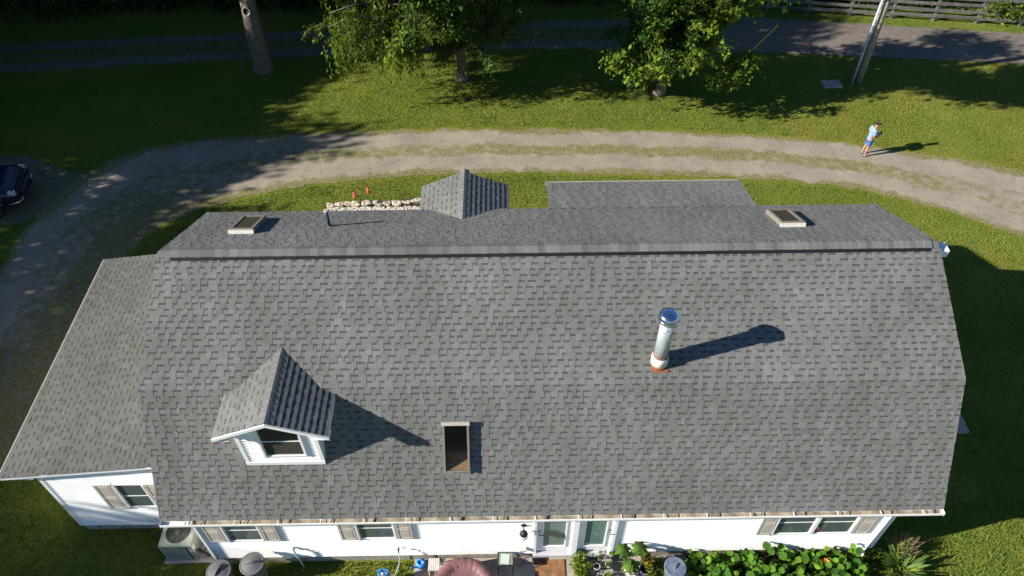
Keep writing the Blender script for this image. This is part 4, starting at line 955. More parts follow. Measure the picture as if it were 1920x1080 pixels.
# fingers, nose, ears joined to the body mesh
import bmesh
bm = bmesh.new(); bm.from_mesh(body); ex = MB()
for s in (-1, 1):
    for k, (dy, l) in enumerate(((.022, .052), (.008, .060), (-.006, .056), (-.020, .044))):
        y0 = s*(.06+dy); ex.tube([(.30, y0, 1.088), (.335, y0*.95, 1.094), (.335+l*.5, y0*.85, 1.078), (.335+l*.62, y0*.78, 1.056)], [.010, .0095, .009, .007], 6)
    ex.tube([(.285, s*.045, 1.10), (.315, s*.028, 1.118), (.345, s*.022, 1.116)], [.011, .010, .008], 6)
    ex.lathe([(.0, -.03), (.014, -.015), (.016, .012), (.0, .03)], 7, (.115, s*.086, 1.625))
ex.tube([(.205, 0, 1.655), (.235, 0, 1.625), (.215, 0, 1.615)], [.008, .013, .01], 6)
ex.tube([(.196, -.022, 1.585), (.203, 0, 1.583), (.196, .022, 1.585)], [.005, .007, .005], 6)
for s in (-1, 1): ex.lathe([(0, -.01), (.010, 0), (0, .01)], 6, (.207, s*.033, 1.658))
tm = ex.mesh('tmp', MT['skin'], True); bm.from_mesh(tm); bm.to_mesh(body); bm.free(); body.update()
sh = [(0, 0, .84, .165, .138), (.003, 0, .95, .160, .132), (.01, 0, 1.14, .155, .122), (.02, 0, 1.33, .172, .13), (.033, 0, 1.445, .095, .085)]
se = [(0, 1), (1, 2), (2, 3), (3, 4)]
for s in (-1, 1):
    b = len(sh); sh += [(.02, s*.175, 1.405, .082), (.0, s*.222, 1.26, .076), (-.01, s*.232, 1.20, .072)]; se += [(3, b), (b, b+1), (b+1, b+2)]
link('shirt', skin_mesh('shirt', sh, se, MT['shirt']), per)
so_ = [(0, 0, .94, .152, .125)]; se = []
for s in (-1, 1):
    b = len(so_); so_ += [(0, s*.095, .80, .118), (.012, s*.10, .66, .105), (.018, s*.104, .57, .10)]; se += [(0, b), (b, b+1), (b+1, b+2)]
link('shorts', skin_mesh('shorts', so_, se, MT['shorts']), per)
hr = [(.10, 0, 1.70, .088, .09), (.07, 0, 1.665, .086, .085), (.05, 0, 1.61, .06, .06), (.165, 0, 1.725, .06, .05)]
link('hair', skin_mesh('hair', hr, [(0, 1), (1, 2), (0, 3)], MT['hair']), per)
for s in (-1, 1):
    link('shoe', skin_mesh('shoe', [(-.06, s*.11, .045, .045), (.02, s*.112, .05, .05), (.12, s*.118, .038, .042, .034), (.18, s*.122, .03, .032, .024)], [(0, 1), (1, 2), (2, 3)], MT['shoe'], root=1), per)
    m = MB(); m.bbox(-.10, .20, s*.115-.048, s*.115+.048, 0, .022, .008); m.build('sole', MT['sock'], per)
ctl = thing('remote_controller', 'small pale handheld controller held by the person', 'controller', (22.94, 16.68, 1.0))
m = MB(); m.bbox(22.91, 23.0, 16.60, 16.78, 1.0, 1.035, .012); m.build('controller_body', MT['potw'], ctl)
m = MB(); m.box(22.995, 23.012, 16.63, 16.75, 1.03, 1.09); m.build('screen', MT['black'], ctl)

# ------------------------------------------------------------------ parked car (nose only in view)
car = thing('parked_car', 'dark navy car parked on the gravel at the left edge, nose in view', 'car', (-12.55, 14.15, .01), rotz=R(10), local=True); car.scale = (1.05, 1.08, 1.14)
def loft(secs, seg=20, mi=0, pw=.42):
    """secs: (x, halfwidth, zbottom, ztop)"""
    vs = []; fs = []
    for (x, hw, z0, z1) in secs:
        for k in range(seg):
            a = 2*math.pi*(k+.5)/seg; c, s_ = math.cos(a), math.sin(a); vs.append((x, hw*math.copysign(abs(c)**pw, c), (z0+z1)/2+(z1-z0)/2*math.copysign(abs(s_)**pw, s_)))
    for i in range(len(secs)-1):
        for k in range(seg): fs.append((i*seg+k, (i+1)*seg+k, (i+1)*seg+(k+1) % seg, i*seg+(k+1) % seg))
    fs.append(tuple(range(seg))); fs.append(tuple((len(secs)-1)*seg+k for k in range(seg-1, -1, -1))); return vs, fs
m = MB(); m.patch(*loft([(-2.35, .70, .55, .98), (-2.25, .86, .40, 1.08), (-1.6, .93, .32, 1.10), (-.5, .94, .30, 1.08), (.6, .94, .30, 1.08), (1.1, .94, .32, 1.06), (1.7, .93, .34, 1.02), (2.05, .90, .36, .97), (2.25, .83, .38, .90), (2.36, .74, .42, .83), (2.41, .60, .47, .74)], 28))
cb = m.build('body', MT['carpaint'], car, True)
m = MB(); m.patch(*loft([(-2.0, .60, .9, 1.2), (-1.6, .74, .95, 1.58), (-.9, .78, 1.0, 1.68), (.0, .77, 1.0, 1.66), (.45, .74, 1.0, 1.45), (1.05, .70, .98, 1.08)], 24, pw=.5)); m.build('cabin', MT['carglass'], car, True)
m = MB(); m.patch(*loft([(-1.55, .68, 1.60, 1.66), (-.9, .70, 1.66, 1.72), (.0, .68, 1.62, 1.70)], 18)); m.build('roof_panel', MT['carpaint'], car, True)
for (x, s) in ((1.42, -1), (1.42, 1), (-1.42, -1), (-1.42, 1)):
    TT = Matrix.Translation((x, s*.86, .34)) @ Matrix.Rotation(R(90*s), 4, 'X').inverted()
    m = MB(); m.lathe([(.20, -.10), (.30, -.115), (.34, -.09), (.34, .09), (.30, .115), (.22, .115)], 28, T=TT); w_ = m.build('wheel', MT['tyre'], car, True)
    m = MB(); m.lathe([(.235, .10), (.225, .125), (.20, .11), (.20, .06), (0.0, .06)], 28, T=TT); m.build('rim', MT['darkmetal'], w_, True)
    m = MB()
    for k in range(10): m.box(.03, .225, -.014, .014, .08, .112, T=TT @ Matrix.Rotation(2*math.pi*k/10, 4, 'Z'))
    m.lathe([(.05, .08), (.05, .12), (0, .125)], 14, T=TT); m.lathe([(.235, .112), (.238, .122), (.215, .124), (.213, .112)], 28, T=TT); m.build('spokes', MT['rim'], w_)
    m = MB(); ar = [(x+.40*math.cos(t), s*.925, .36+.40*math.sin(t)) for t in np.linspace(-.15, math.pi+.15, 14)]; m.tube(ar, .035, 6); m.build('wheel_arch', MT['carpaint'], car, True)
for s in (-1, 1):
    m = MB(); m.bbox(-.16, .10, -.115, .115, -.07, .07, .035); hl = m.build('headlight', MT['lens'], car, True); hl.location = (2.24, s*.70, .80); hl.rotation_euler = (0, R(24), R(-22*s))
    m = MB(); m.lathe([(0, 0), (.03, .004), (.045, .02)], 12, T=Matrix.Translation((2.30, s*.66, .845)) @ Matrix.Rotation(R(40), 4, 'Y')); m.build('lamp_reflector', MT['chrome'], car, True)
    m = MB(); m.bbox(1.78, 1.90, s*.90-.03, s*.90+.02, .70, .75, .01); m.build('side_marker', MT['amber'], car)
    m = MB(); m.bbox(2.30, 2.44, s*.60-.10, s*.60+.10, .45, .50, .012); m.build('fog_lamp', MT['lens'], car)
m = MB()
for z in (.60, .65, .70):
    m = MB(); m.bbox(2.34, 2.445, -.46, .46, z-.012, z+.012, .005); m.build('grille_bar', MT['chrome'], car)
m = MB(); m.bbox(2.30, 2.432, -.50, .50, .56, .74, .02); m.build('grille', MT['black'], car)
m = MB(); m.patch(*loft([(2.0, .90, .36, .50), (2.28, .84, .36, .50), (2.43, .70, .38, .48), (2.48, .5, .40, .46)], 20)); m.build('bumper', MT['carpaint'], car, True)
for s in (-1, 1):
    m = MB(); m.tube([(2.06, s*.90, .49), (2.30, s*.83, .49), (2.45, s*.68, .48)], .02, 6); m.build('bumper_trim', MT['chrome'], car, True)

# ------------------------------------------------------------------ air conditioner
ac = thing('air_conditioner', 'pale green outdoor condenser unit at the house corner', 'condenser', (-.32, .55, 0))
X0, X1, Y0, Y1, Z0, Z1 = -.72, .08, .14, .90, .08, .86
m = MB(); m.bbox(X0-.08, X1+.55, Y0-.07, Y1+.1, -.02, .075, .012); m.build('pad', MT['concrete'], ac)
m = MB(); m.bbox(X0+.02, X1-.02, Y0+.02, Y1-.02, Z0, Z1-.03, .02); m.build('casing', MT['acdark'], ac)
cxx, cyy, rr = (X0+X1)/2, (Y0+Y1)/2+.02, .31
m = MB(); ring = [(cxx+rr*math.cos(2*math.pi*k/32), cyy+rr*math.sin(2*math.pi*k/32)) for k in range(32)]; sq = []
for k in range(32):
    a = 2*math.pi*k/32; c, s_ = math.cos(a), math.sin(a); q = 1/max(abs(c), abs(s_)); sq.append((cxx+(X1-X0)/2*c*q, (Y0+Y1)/2+(Y1-Y0)/2*s_*q))
for k in range(32):
    j = (k+1) % 32; m.face([(*sq[k], Z1), (*sq[j], Z1), (*ring[j], Z1), (*ring[k], Z1)]); m.face([(*sq[k], Z1), (*sq[k], Z1-.05), (*sq[j], Z1-.05), (*sq[j], Z1)]); m.face([(*ring[k], Z1), (*ring[j], Z1), (*ring[j], Z1-.14), (*ring[k], Z1-.14)])
m.build('top_panel', MT['acgreen'], ac)
m = MB(); m.lathe([(0, 0), (rr, 0)], 32, (cxx, cyy, Z1-.14)); m.build('fan_well', MT['acdark'], ac)
m = MB(); m.lathe([(.09, -.05), (.09, .0), (.05, .012), (0, .012)], 18, (cxx, cyy, Z1-.02)); m.build('fan_motor', MT['acdark'], ac, True)
for k in range(3):
    a = R(120*k+75); m = MB(); m.patch([(cxx+.08*math.cos(a-.3), cyy+.08*math.sin(a-.3), Z1-.09), (cxx+.29*math.cos(a-.42), cyy+.29*math.sin(a-.42), Z1-.11), (cxx+.29*math.cos(a+.42), cyy+.29*math.sin(a+.42), Z1-.05), (cxx+.08*math.cos(a+.3), cyy+.08*math.sin(a+.3), Z1-.06)], [(0, 1, 2, 3)]); m.build('fan_blade', MT['galv'], ac)
m = MB()
for k in range(12):
    a = 2*math.pi*k/12; m.tube([(cxx+.09*math.cos(a), cyy+.09*math.sin(a), Z1-.005), (cxx+rr*math.cos(a), cyy+rr*math.sin(a), Z1+.003)], .005, 5)
for q in (.16, .22, .28): m.tube([(cxx+q*math.cos(2*math.pi*k/24), cyy+q*math.sin(2*math.pi*k/24), Z1) for k in range(25)], .004, 5, cap=False)
m.build('fan_guard', MT['darkmetal'], ac)
for k in range(7):
    a = X0+.008+k*.093; m = MB(); m.bbox(a, a+.075, Y0-.002, Y0+.025, Z0, Z1-.05, .006); m.build('louvre_panel', MT['acgreen'], ac)
    b = Y0+.03+k*.10; m = MB(); m.bbox(X0-.002, X0+.025, b, b+.08, Z0, Z1-.05, .006); m.build('louvre_panel', MT['acgreen'], ac)
m = MB(); m.bbox(X1-.10, X1+.004, Y0-.004, Y0+.10, Z0, Z1-.05, .008); m.bbox(X1-.03, X1+.004, Y0+.10, Y1, Z0, Z1-.05, .008); m.build('corner_panel', MT['acgreen'], ac)
m = MB(); m.box(X1-.09, X1-.012, Y0-.008, Y0-.004, Z0+.48, Z0+.68); m.box(X1+.004, X1+.008, Y0+.02, Y0+.14, Z0+.40, Z0+.66); m.build('data_plate', MT['potw'], ac)
m = MB(); m.tube([(X1, Y0+.10, .5), (X1+.18, Y0+.03, .42), (X1+.34, Y0+.10, .62), (X1+.52, Y0+.02, .60)], .022, 7); m.tube([(X1, Y0+.2, .3), (X1+.25, Y0+.1, .12), (X1+.5, Y0+.25, .16)], .028, 7); m.build('refrigerant_line', MT['darkmetal'], ac, True)

# ------------------------------------------------------------------ bins
for (x, y, a, lab) in ((.97, -.52, 70, 'round grey bin whose lid handle points up, nearer the condenser'), (1.74, -.34, 8, 'round grey bin with lid closest to the house foundation')):
    t = thing('rubbish_bin', lab, 'bin', (x, y, 0), 'grey bins by the wall')
    m = MB(); m.lathe([(.21, 0), (.22, .03), (.265, .80), (.285, .82), (.285, .86), (.27, .87)], 28, (x, y, 0)); m.build('bin_body', MT['can'], t, True)
    m = MB(); m.lathe([(.298, .85), (.302, .90), (.285, .925), (.27, .915), (.24, .925), (.12, .965), (0, .975)], 32, (x, y, 0)); ld = m.build('lid', MT['can'], t, True)
    m = MB(); TT = Matrix.Translation((x, y, .94)) @ Matrix.Rotation(R(a), 4, 'Z'); m.tube([TT @ Vector(p) for p in ((-.16, 0, .0), (-.12, 0, .045), (0, 0, .062), (.12, 0, .045), (.16, 0, .0))], [.02, .028, .03, .028, .02], 8); m.build('handle', MT['can'], ld, True)

# ------------------------------------------------------------------ patio things
t = thing('covered_table', 'round patio table under a puckered mauve cover', 'table cover', (6.92, -.92, .06))
m = MB(); seg = 96; prof_ = [(.80, .10), (.82, .35), (.80, .56), (.74, .64), (.64, .655), (.55, .62), (.50, .585), (.30, .58), (0.0, .585)]; vs = []
for i, (r_, z) in enumerate(prof_):
    for k in range(seg):
        a = 2*math.pi*k/seg; w_ = (.011*math.sin(23*a+i*1.1)+.009*math.sin(41*a+1.9*i)+.012*math.sin(7*a))*min(1, r_/.6); zz = z+(.013*math.sin(29*a+i*1.9)+.008*math.sin(47*a-i) if 1 < i < 6 else 0); vs.append((6.92+(r_+w_)*math.cos(a), -.95+(r_+w_)*math.sin(a), .06+zz))
m.patch(vs, [(i*seg+k, i*seg+(k+1) % seg, (i+1)*seg+(k+1) % seg, (i+1)*seg+k) for i in range(len(prof_)-1) for k in range(seg)]); m.build('cover', MT['mauve'], t, True)
m = MB(); m.lathe([(.30, 0), (.30, .03), (.05, .06), (.05, .5)], 20, (6.92, -.95, .06)); m.build('table_base', MT['darkmetal'], t, True)

t = thing('side_table', 'small metal patio table holding a pale green woven mat', 'side table', (7.95, -.16, .06))
m = MB(); rim_ = [(7.76, .01), (8.14, .01), (8.14, -.32), (7.76, -.32), (7.76, .01)]; m.tube([(x, y, .52) for x, y in rim_], .014, 6); m.build('rim', MT['darkmetal'], t)
m = MB(); m.box(7.77, 8.13, -.31, 0.0, .512, .520); m.build('top', new_mat('grey_mesh', (.20, .21, .19), .6, .1, 40), t)
for (x, y) in ((7.77, 0), (8.13, 0), (7.77, -.31), (8.13, -.31)):
    m = MB(); m.tube([(x, y, .51), (x, y-.04, .06)], .012, 6); m.build('leg', MT['darkmetal'], t)
pm = MB(); pm.box(-.11, .11, -.13, .13, 0, .006, T=Matrix.Translation((7.94, -.16, .524)) @ Matrix.Rotation(R(-8), 4, 'Z')); tag(pm.build('place_mat', MT['palegreen']), 'pale green woven mat on the small metal table', 'mat')

t = thing('plastic_stool', 'white slatted plastic stool between the watering can and mauve cover', 'stool', (6.15, -.22, .06))
for k in range(6):
    m = MB(); m.bbox(6.02+k*.046, 6.02+k*.046+.038, -.38, -.08, .44, .46, .004); m.build('slat', MT['potw'], t)
m = MB(); m.box(6.02, 6.29, -.385, -.37, .41, .438); m.box(6.02, 6.29, -.09, -.075, .41, .438); m.build('apron', MT['potw'], t)
for (x, y) in ((6.03, -.09), (6.28, -.09), (6.03, -.37), (6.28, -.37)):
    m = MB(); m.box(x-.012, x+.012, y-.012, y+.012, .06, .41); m.build('leg', MT['potw'], t)
t = thing('watering_can', 'blue plastic watering can at the patio corner by the house wall', 'watering can', (5.80, -.10, .06))
m = MB(); m.lathe([(.11, 0), (.125, .03), (.125, .18), (.10, .22), (.07, .225), (.065, .19)], 22, (5.80, -.10, .06)); m.build('can_body', MT['blue'], t, True)
m = MB(); m.tube([(5.71, -.16, .13), (5.62, -.22, .22), (5.56, -.26, .30)], [.03, .022, .02], 8); m.build('spout', MT['blue'], t, True)
m = MB(); m.tube([(5.70, -.08, .27), (5.74, -.06, .33), (5.84, -.08, .34), (5.92, -.10, .24)], .014, 7); m.build('handle', MT['blue'], t, True)
t = thing('hose_stand', 'white hose post with blue hose coiled round its top', 'hose stand', (4.93, -.52, 0))
m = MB(); m.bbox(4.84, 5.02, -.60, -.44, 0, .52, .02); m.lathe([(.025, .52), (.03, .60), (.012, .66), (0, .66)], 10, (4.93, -.52, 0)); m.build('post', MT['potw'], t)
m = MB(); pts = [(4.93+(.12+.02*math.sin(a*3))*math.cos(a), -.52+(.10+.02*math.cos(a*2))*math.sin(a), .46+.016*a/2) for a in np.linspace(0, 2*math.pi*4.5, 110)]; m.tube(pts, .014, 6); m.build('hose_coil', MT['blue'], t, True)
m = MB(); m.tube([(5.30, -.085, .79), (5.29, -.10, .5), (5.24, -.16, .2), (5.15, -.30, .04), (5.02, -.42, .10), (4.98, -.46, .42)], .012, 7); tag(m.build('garden_hose', MT['conduit'], None, True), 'thin pale hose running from the wall tap to the post', 'hose')
m = MB(); m.bbox(8.70, 9.46, -.62, .0, .062, .085, .006); tag(m.build('doormat', MT['mat']), 'brown doormat before the glazed white door', 'doormat')
# boards at the patio corner
for k in range(4):
    m = MB(); y = -.30-k*.085; m.bbox(5.66, 6.05, y-.075, y, .062, .09, .006, T=Matrix.Translation((5.8, y, 0)) @ Matrix.Rotation(R(6), 4, 'Z') @ Matrix.Translation((-5.8, -y, 0))); tag(m.build('loose_board', new_mat('grey_board', (.38, .32, .25), .9, .25, 10, .3, 40)), ('loose weathered board nearest the house wall, by the white stool', 'second loose weathered board out from the house wall', 'third loose weathered board out from the house wall', 'loose weathered board farthest from the house wall')[k], 'board', 'loose boards on the patio')

# ------------------------------------------------------------------ potted plants
def leaf_part(name, parent, me, P, Tdir, up_hint, s):
    z = Vector(up_hint).normalized(); y = Vector(Tdir); y = (y-z*y.dot(z)).normalized(); x = y.cross(z); Mx = Matrix((x, y, z)).transposed().to_4x4() @ Matrix.Diagonal((s, s, s, 1)); Mx.translation = P
    o = bpy.data.objects.new(name, me); C.objects.link(o); o.parent = parent; o.matrix_parent_inverse = Matrix.Translation(-parent.location); o.matrix_basis = Mx; return o
def round_leaf(tone):
    m = MB(); n = 14; vs = [(0, 0, 0)]; fs = []
    for k in range(n):
        a = 2*math.pi*k/n; r_ = .46*(1+.06*math.sin(3*a)+.28*max(0, math.sin(a))**5-.35*max(0, -math.sin(a))**7); vs.append((r_*math.cos(a)*.92, .10+r_*math.sin(a), .07+.03*math.sin(4*a)))
    for k in range(n): fs.append((0, 1+k, 1+(k+1) % n))
    m.patch(vs, fs, 0, tone); return m.mesh('leaf', MT['leaf'], True)
def strap_leaf(tone, bend=.5, w=.07):
    m = MB(); n = 6; vs = []; fs = []
    for i in range(n+1):
        t_ = i/n; ww = w*math.sin(math.pi*min(1, .12+t_*.88))**.7*(1-t_*.2); y = t_*math.cos(bend*t_); z = -bend*t_*t_*.6
        vs += [(-ww, y, z+.02), (0, y, z), (ww, y, z+.02)]
    for i in range(n): fs += [(i*3, i*3+1, i*3+4, i*3+3), (i*3+1, i*3+2, i*3+5, i*3+4)]
    m.patch(vs, fs, 0, tone); return m.mesh('leaf', MT['leaf'], True)
def oval_leaf(tone): return strap_leaf(tone, .6, .17)
RLF = [round_leaf(t) for t in ((1.1, 1.6, 1.0), (.8, 1.2, 1.0), (1.4, 1.8, 1.1), (.5, .85, .9), (1.6, 2.0, 1.1))]
SLV = [strap_leaf(t) for t in ((1.3, 1.3, 2.2), (1.0, 1.1, 2.0), (1.9, 1.7, 2.4), (2.4, 1.9, 1.3), (.7, .9, 1.2))]
OLV = [oval_leaf(t) for t in ((.9, 1.15, 1.0), (1.2, 1.4, 1.2), (.6, .85, .9))]
# bed of big round leaves along the wall
gp = random.Random(21)
BED = [('at the left end of the bed, next to the faded blue lid', 12.85), ('second from the left in the bed', 13.35), ('third from the left in the bed', 13.85), ('left of the middle of the bed with one leaf standing tall', 14.45), ('just right of the middle of the bed', 14.98), ('third from the right end of the bed', 15.5), ('with an orange blossom near the right end of the bed', 16.05), ('at the right end of the bed by the downspout', 16.6)]
for bi, (where, bx_) in enumerate(BED):
    t = thing('broadleaf_plant', 'round-leaved green plant '+where, 'plant', (bx_, -.42, 0), 'round-leaved plants along the wall'); m = MB()
    for k in range(36):
        x = bx_+(gp.random()-.5)*.62; y = -.95+gp.random()*.92; z = .25+.45*gp.random(); s = .10+.15*gp.random()
        if bi == 3 and k == 0: x, y, z, s = 14.42, -.06, .86, .24
        nrm = (gp.gauss(-.15, .4), gp.gauss(-.35, .4), 1); leaf_part('leaf', t, gp.choice(RLF), (x, y, z), (gp.gauss(0, 1), gp.gauss(-.6, .6), 0.01), nrm, s)
        m.tube([(bx_+(x-bx_)*.3, y*.6-.2, 0), (x*.7+bx_*.3, y, z*.6), (x, y, z)], .008, 5)
    m.build('stem', MT['leaf'], t, True)
    V, Fq, col = crown_mesh([(bx_, -.5, .18, .34, .5, .16)], 60, 9, .10, .06, GREENS, g, .3, .1, .7); big_mesh('foliage', V, Fq, MT['leaf'], col*.8, t)
    if bi == 6:
        m = MB()
        for k in range(7):
            a = 2*math.pi*k/7; m.face([(15.93, -.38, .56), (15.93+.06*math.cos(a-.4), -.38+.06*math.sin(a-.4), .60), (15.93+.09*math.cos(a), -.38+.09*math.sin(a), .62), (15.93+.06*math.cos(a+.4), -.38+.06*math.sin(a+.4), .60)])
        m.build('blossom', new_mat('orange_petal', (.75, .22, .03), .6, .15, 20), t)
m = MB(); m.face([(12.62, -1.6, .006), (16.95, -1.6, .006), (16.95, .08, .006), (12.62, .08, .006)]); tag(m.build('planting_bed', MT['soil']), kind='structure')
# strap-leaved clump at the right corner
t = thing('strap_leaved_plant', 'clump of grey-green strap leaves beyond the house corner', 'plant', (17.95, -.45, 0))
for k in range(64):
    a = gp.random()*6.28; r_ = gp.random()*.25; e = .35+gp.random()*.9; leaf_part('leaf', t, gp.choice(SLV), (17.95+r_*math.cos(a), -.42+r_*math.sin(a), .05), (math.cos(a)*e, math.sin(a)*e, 1.0), (-math.cos(a), -math.sin(a), e), .45+.30*gp.random())
V, Fq, col = crown_mesh([(17.8, -.3, .15, .5, .4, .15), (17.35, -.35, .10, .35, .4, .10), (18.15, .05, .35, .16, .14, .22)], 150, 10, .09, .06, YELLOWG, g, .1, .1, .3); big_mesh('foliage', V, Fq, MT['leaf'], col, t)
t = thing('dry_grass_tuft', 'tuft of dry tan grass behind the strap-leaved clump', 'plant', (18.2, .15, 0))
n = 260; P = np.c_[18.2+.07*g.normal(size=n), .12+.07*g.normal(size=n), .02+0*g.random(n)]; T_ = unit(np.c_[g.normal(size=(n, 2))*.35, np.ones(n)]); N_ = unit(np.cross(T_, unit(g.normal(size=(n, 3))))); ln = .35+.35*g.random(n); V, Fq = leaf_quads(P, N_, T_, ln, ln*.035); big_mesh('stalks', V, Fq, new_mat('dry_stalk', (.34, .25, .15), .9, .2, 8, trans=.2), None, t)

def pot(x, y, z, r_, h, mat, lab, soil=True, name='flower_pot', grp=None):
    t = thing(name, lab, 'pot', (x, y, z), grp)
    m = MB(); m.lathe([(r_*.72, 0), (r_*.95, h*.85), (r_*1.05, h*.86), (r_*1.05, h), (r_*.9, h), (r_*.86, h*.8)], 20, (x, y, z)); m.build('pot', mat, t, True)
    m = MB(); m.lathe([(r_*.87, 0), (0, .005)], 16, (x, y, z+h*.82)); m.build('soil', MT['soil'], t); return t
def sprout(t, x, y, z, n, r_, size, tones):
    V, Fq, col = crown_mesh([(x, y, z, r_, r_, r_*.7)], n, 8, size, .03, tones, g, .2, .2, .55); big_mesh('foliage', V, Fq, MT['leaf'], col, t)
st = thing('plant_stand', 'low wooden slat stand under the white pots', 'plant stand', (10.25, -.25, .06))
for k in range(8):
    m = MB(); y = .02-k*.09; m.bbox(9.98, 10.66, y-.07, y, .22, .245, .005); m.build('slat', MT['found'], st)
for (x, y) in ((10.0, 0), (10.64, 0), (10.0, -.66), (10.64, -.66)):
    m = MB(); m.box(x-.015, x+.015, y-.05, y-.02, .06, .22); m.build('leg', MT['found'], st)
PT = [(10.03, .0, .075, 1, 'white pot with a leafy seedling at the left of the back row'), (10.20, -.01, .07, 0, 'empty white pot second in the back row of the stand'), (10.34, -.05, .07, 1, 'white pot with a small sprout in the middle of the back row'), (10.47, -.03, .075, 0, 'white pot of bare soil right of the middle of the back row'), (10.62, .0, .08, 2, 'white pot with a yellow-green plant at the right of the back row'), (10.05, -.28, .07, 2, 'white pot with bright seedling at the left of the front row'), (10.24, -.33, .085, 0, 'larger white pot of dark soil in the front row'), (10.54, -.28, .08, 1, 'white pot under broad seedling leaves at the right of the front row'), (10.48, -.58, .10, 2, 'wide pale pot with green herbs at the front edge of the stand')]
for (x, y, r_, kind, lab) in PT:
    t = pot(x, y, .247, r_, .15, MT['potw'], lab, grp='pots on the plant stand')
    if kind: sprout(t, x, y-.02, .45, 6 if kind == 1 else 10, .05, .06, GREENS if kind == 1 else YELLOWG)
t = thing('trailing_plant', 'yellow-green bushy plant spilling beside the plant stand', 'plant', (9.80, -.4, .06))
V, Fq, col = crown_mesh([(9.80, -.15, .30, .12, .16, .20), (9.83, -.42, .34, .14, .2, .2), (9.86, -.72, .30, .16, .2, .2), (9.84, .0, .5, .10, .07, .12)], 210, 9, .07, .045, [(2.2, 1.9, 1.0), (1.7, 1.6, 1.0), (1.2, 1.3, 1.0)], g, .2, .2, .6); big_mesh('foliage', V, Fq, MT['leaf'], col, t)
m = MB()
for k in range(6): limb(m, (9.82, -.3, .06), (9.72+.04*k, -.7+.13*k, .36), .012, .005, g, 4, seg=5)
m.build('stem', MT['bark'], t, True)
t = pot(10.22, -.72, .062, .11, .18, MT['blue'], 'dark blue patterned pot in front of the plant stand'); m = MB(); m.lathe([(.118, .10), (.119, .125)], 20, (10.22, -.72, .062)); m.build('pale_band', MT['potw'], t)
# tall plant with long drooping leaves
wb = thing('small_stand', 'small white square stand under the tall drooping plant', 'stand', (11.06, -.50, .06))
m = MB(); m.bbox(10.93, 11.20, -.66, -.36, .26, .29, .006); m.build('top', MT['potw'], wb)
for (x, y) in ((10.95, -.64), (11.18, -.64), (10.95, -.38), (11.18, -.38)):
    m = MB(); m.box(x-.012, x+.012, y-.012, y+.012, .06, .26); m.build('leg', MT['potw'], wb)
t = pot(11.06, -.46, .292, .11, .17, MT['potw'], 'white pot holding the tall plant with long drooping leaves', name='potted_plant')
m = MB(); m.tube([(11.06, -.46, .42), (11.05, -.40, .7), (11.04, -.35, .82)], .014, 6); m.tube([(11.04, -.35, .82), (10.93, -.24, .98), (10.86, -.18, 1.05)], .010, 6); m.tube([(11.04, -.35, .82), (11.17, -.22, .98), (11.26, -.15, 1.08)], .010, 6); m.build('stem', MT['leaf'], t, True)
for (cx_, cy_, cz_, n_) in ((10.86, -.18, 1.05, 8), (11.26, -.15, 1.08, 8), (11.05, -.40, .68, 10)):
    for k in range(n_):
        a = 6.28*k/n_+.3; e = .5 if cz_ > .9 else .1; leaf_part('leaf', t, gp.choice(OLV), (cx_, cy_, cz_), (math.cos(a), math.sin(a), -.35+.3*gp.random()+e*.3), (math.cos(a)*.3, math.sin(a)*.3, 1), .30+.10*gp.random())
t = pot(11.45, -.42, .062, .14, .34, MT['bluelid'], 'tall pale blue pot with a reddish straggling plant', name='potted_plant')
sprout(t, 11.50, -.30, .55, 34, .14, .08, [(2.6, .9, .9), (1.8, 1.0, .8), (1.2, 1.1, .8), (3.0, 1.6, .6)]); sprout(t, 11.55, -.55, .36, 20, .10, .07, [(2.6, 1.7, .6), (1.6, 1.3, .8)])
t = thing('feathery_plant', 'dark green feathery plant between the blue pot and the blue lid', 'plant', (11.78, -.35, .06))
V, Fq, col = crown_mesh([(11.78, -.28, .25, .16, .22, .22), (11.85, -.62, .20, .14, .16, .18)], 120, 10, .08, .05, GREENS, g, .2, .2, .25); big_mesh('foliage', V, Fq, MT['leaf'], col, t)
t = thing('blue_bin', 'round bin with a faded blue lid standing among the plants', 'bin', (12.12, -.55, .06))
m = MB(); m.lathe([(.20, 0), (.25, .66), (.25, .70)], 24, (12.12, -.55, .06)); m.build('bin_body', MT['can'], t, True)
m = MB(); m.lathe([(.265, .68), (.275, .72), (.26, .745), (.24, .735), (.10, .755), (0, .76)], 28, (12.12, -.55, .06)); m.tube([(12.06, -.63, .80), (12.10, -.58, .845), (12.16, -.50, .845), (12.20, -.45, .80)], .014, 6); m.build('lid', MT['bluelid'], t, True)

# ------------------------------------------------------------------ grass blades
gg = np.random.default_rng(99)
def dist_mask(x, y):
    """drive attribute at points: nearest sample of the drive ribbon"""
    out = np.zeros(len(x)); gx0, gy0, cs = -13, -9, .1; H = np.zeros((660, 320)); P = drive_P.reshape(-1, 2); G = drive_g.reshape(-1)
    u = np.broadcast_to(np.linspace(-.04, 1.04, drive_g.shape[1]), drive_g.shape).reshape(-1); G = np.where((u < 0) | (u > 1), .05, np.maximum(G, .12))
    for dx in (-1, 0, 1):
        for dy in (-1, 0, 1):
            i = ((P[:, 0]-gx0)/cs).astype(int)+dx; j = ((P[:, 1]-gy0)/cs).astype(int)+dy; ok = (i >= 0) & (i < 660) & (j >= 0) & (j < 320); np.maximum.at(H, (i[ok], j[ok]), G[ok])
    i = ((x-gx0)/cs).astype(int); j = ((y-gy0)/cs).astype(int); ok = (i >= 0) & (i < 660) & (j >= 0) & (j < 320); out[ok] = H[i[ok], j[ok]]; return out
n = 720000
y = -1.2+31.0*gg.random(n)**.9; x = np.where(y > -5, 8.2+(gg.random(n)*2-1)*(13.5+y*.47), 0)
dm = dist_mask(x, y); nz = vnoise(x, y, .9)*.6+vnoise(x, y, 3.1)*.4
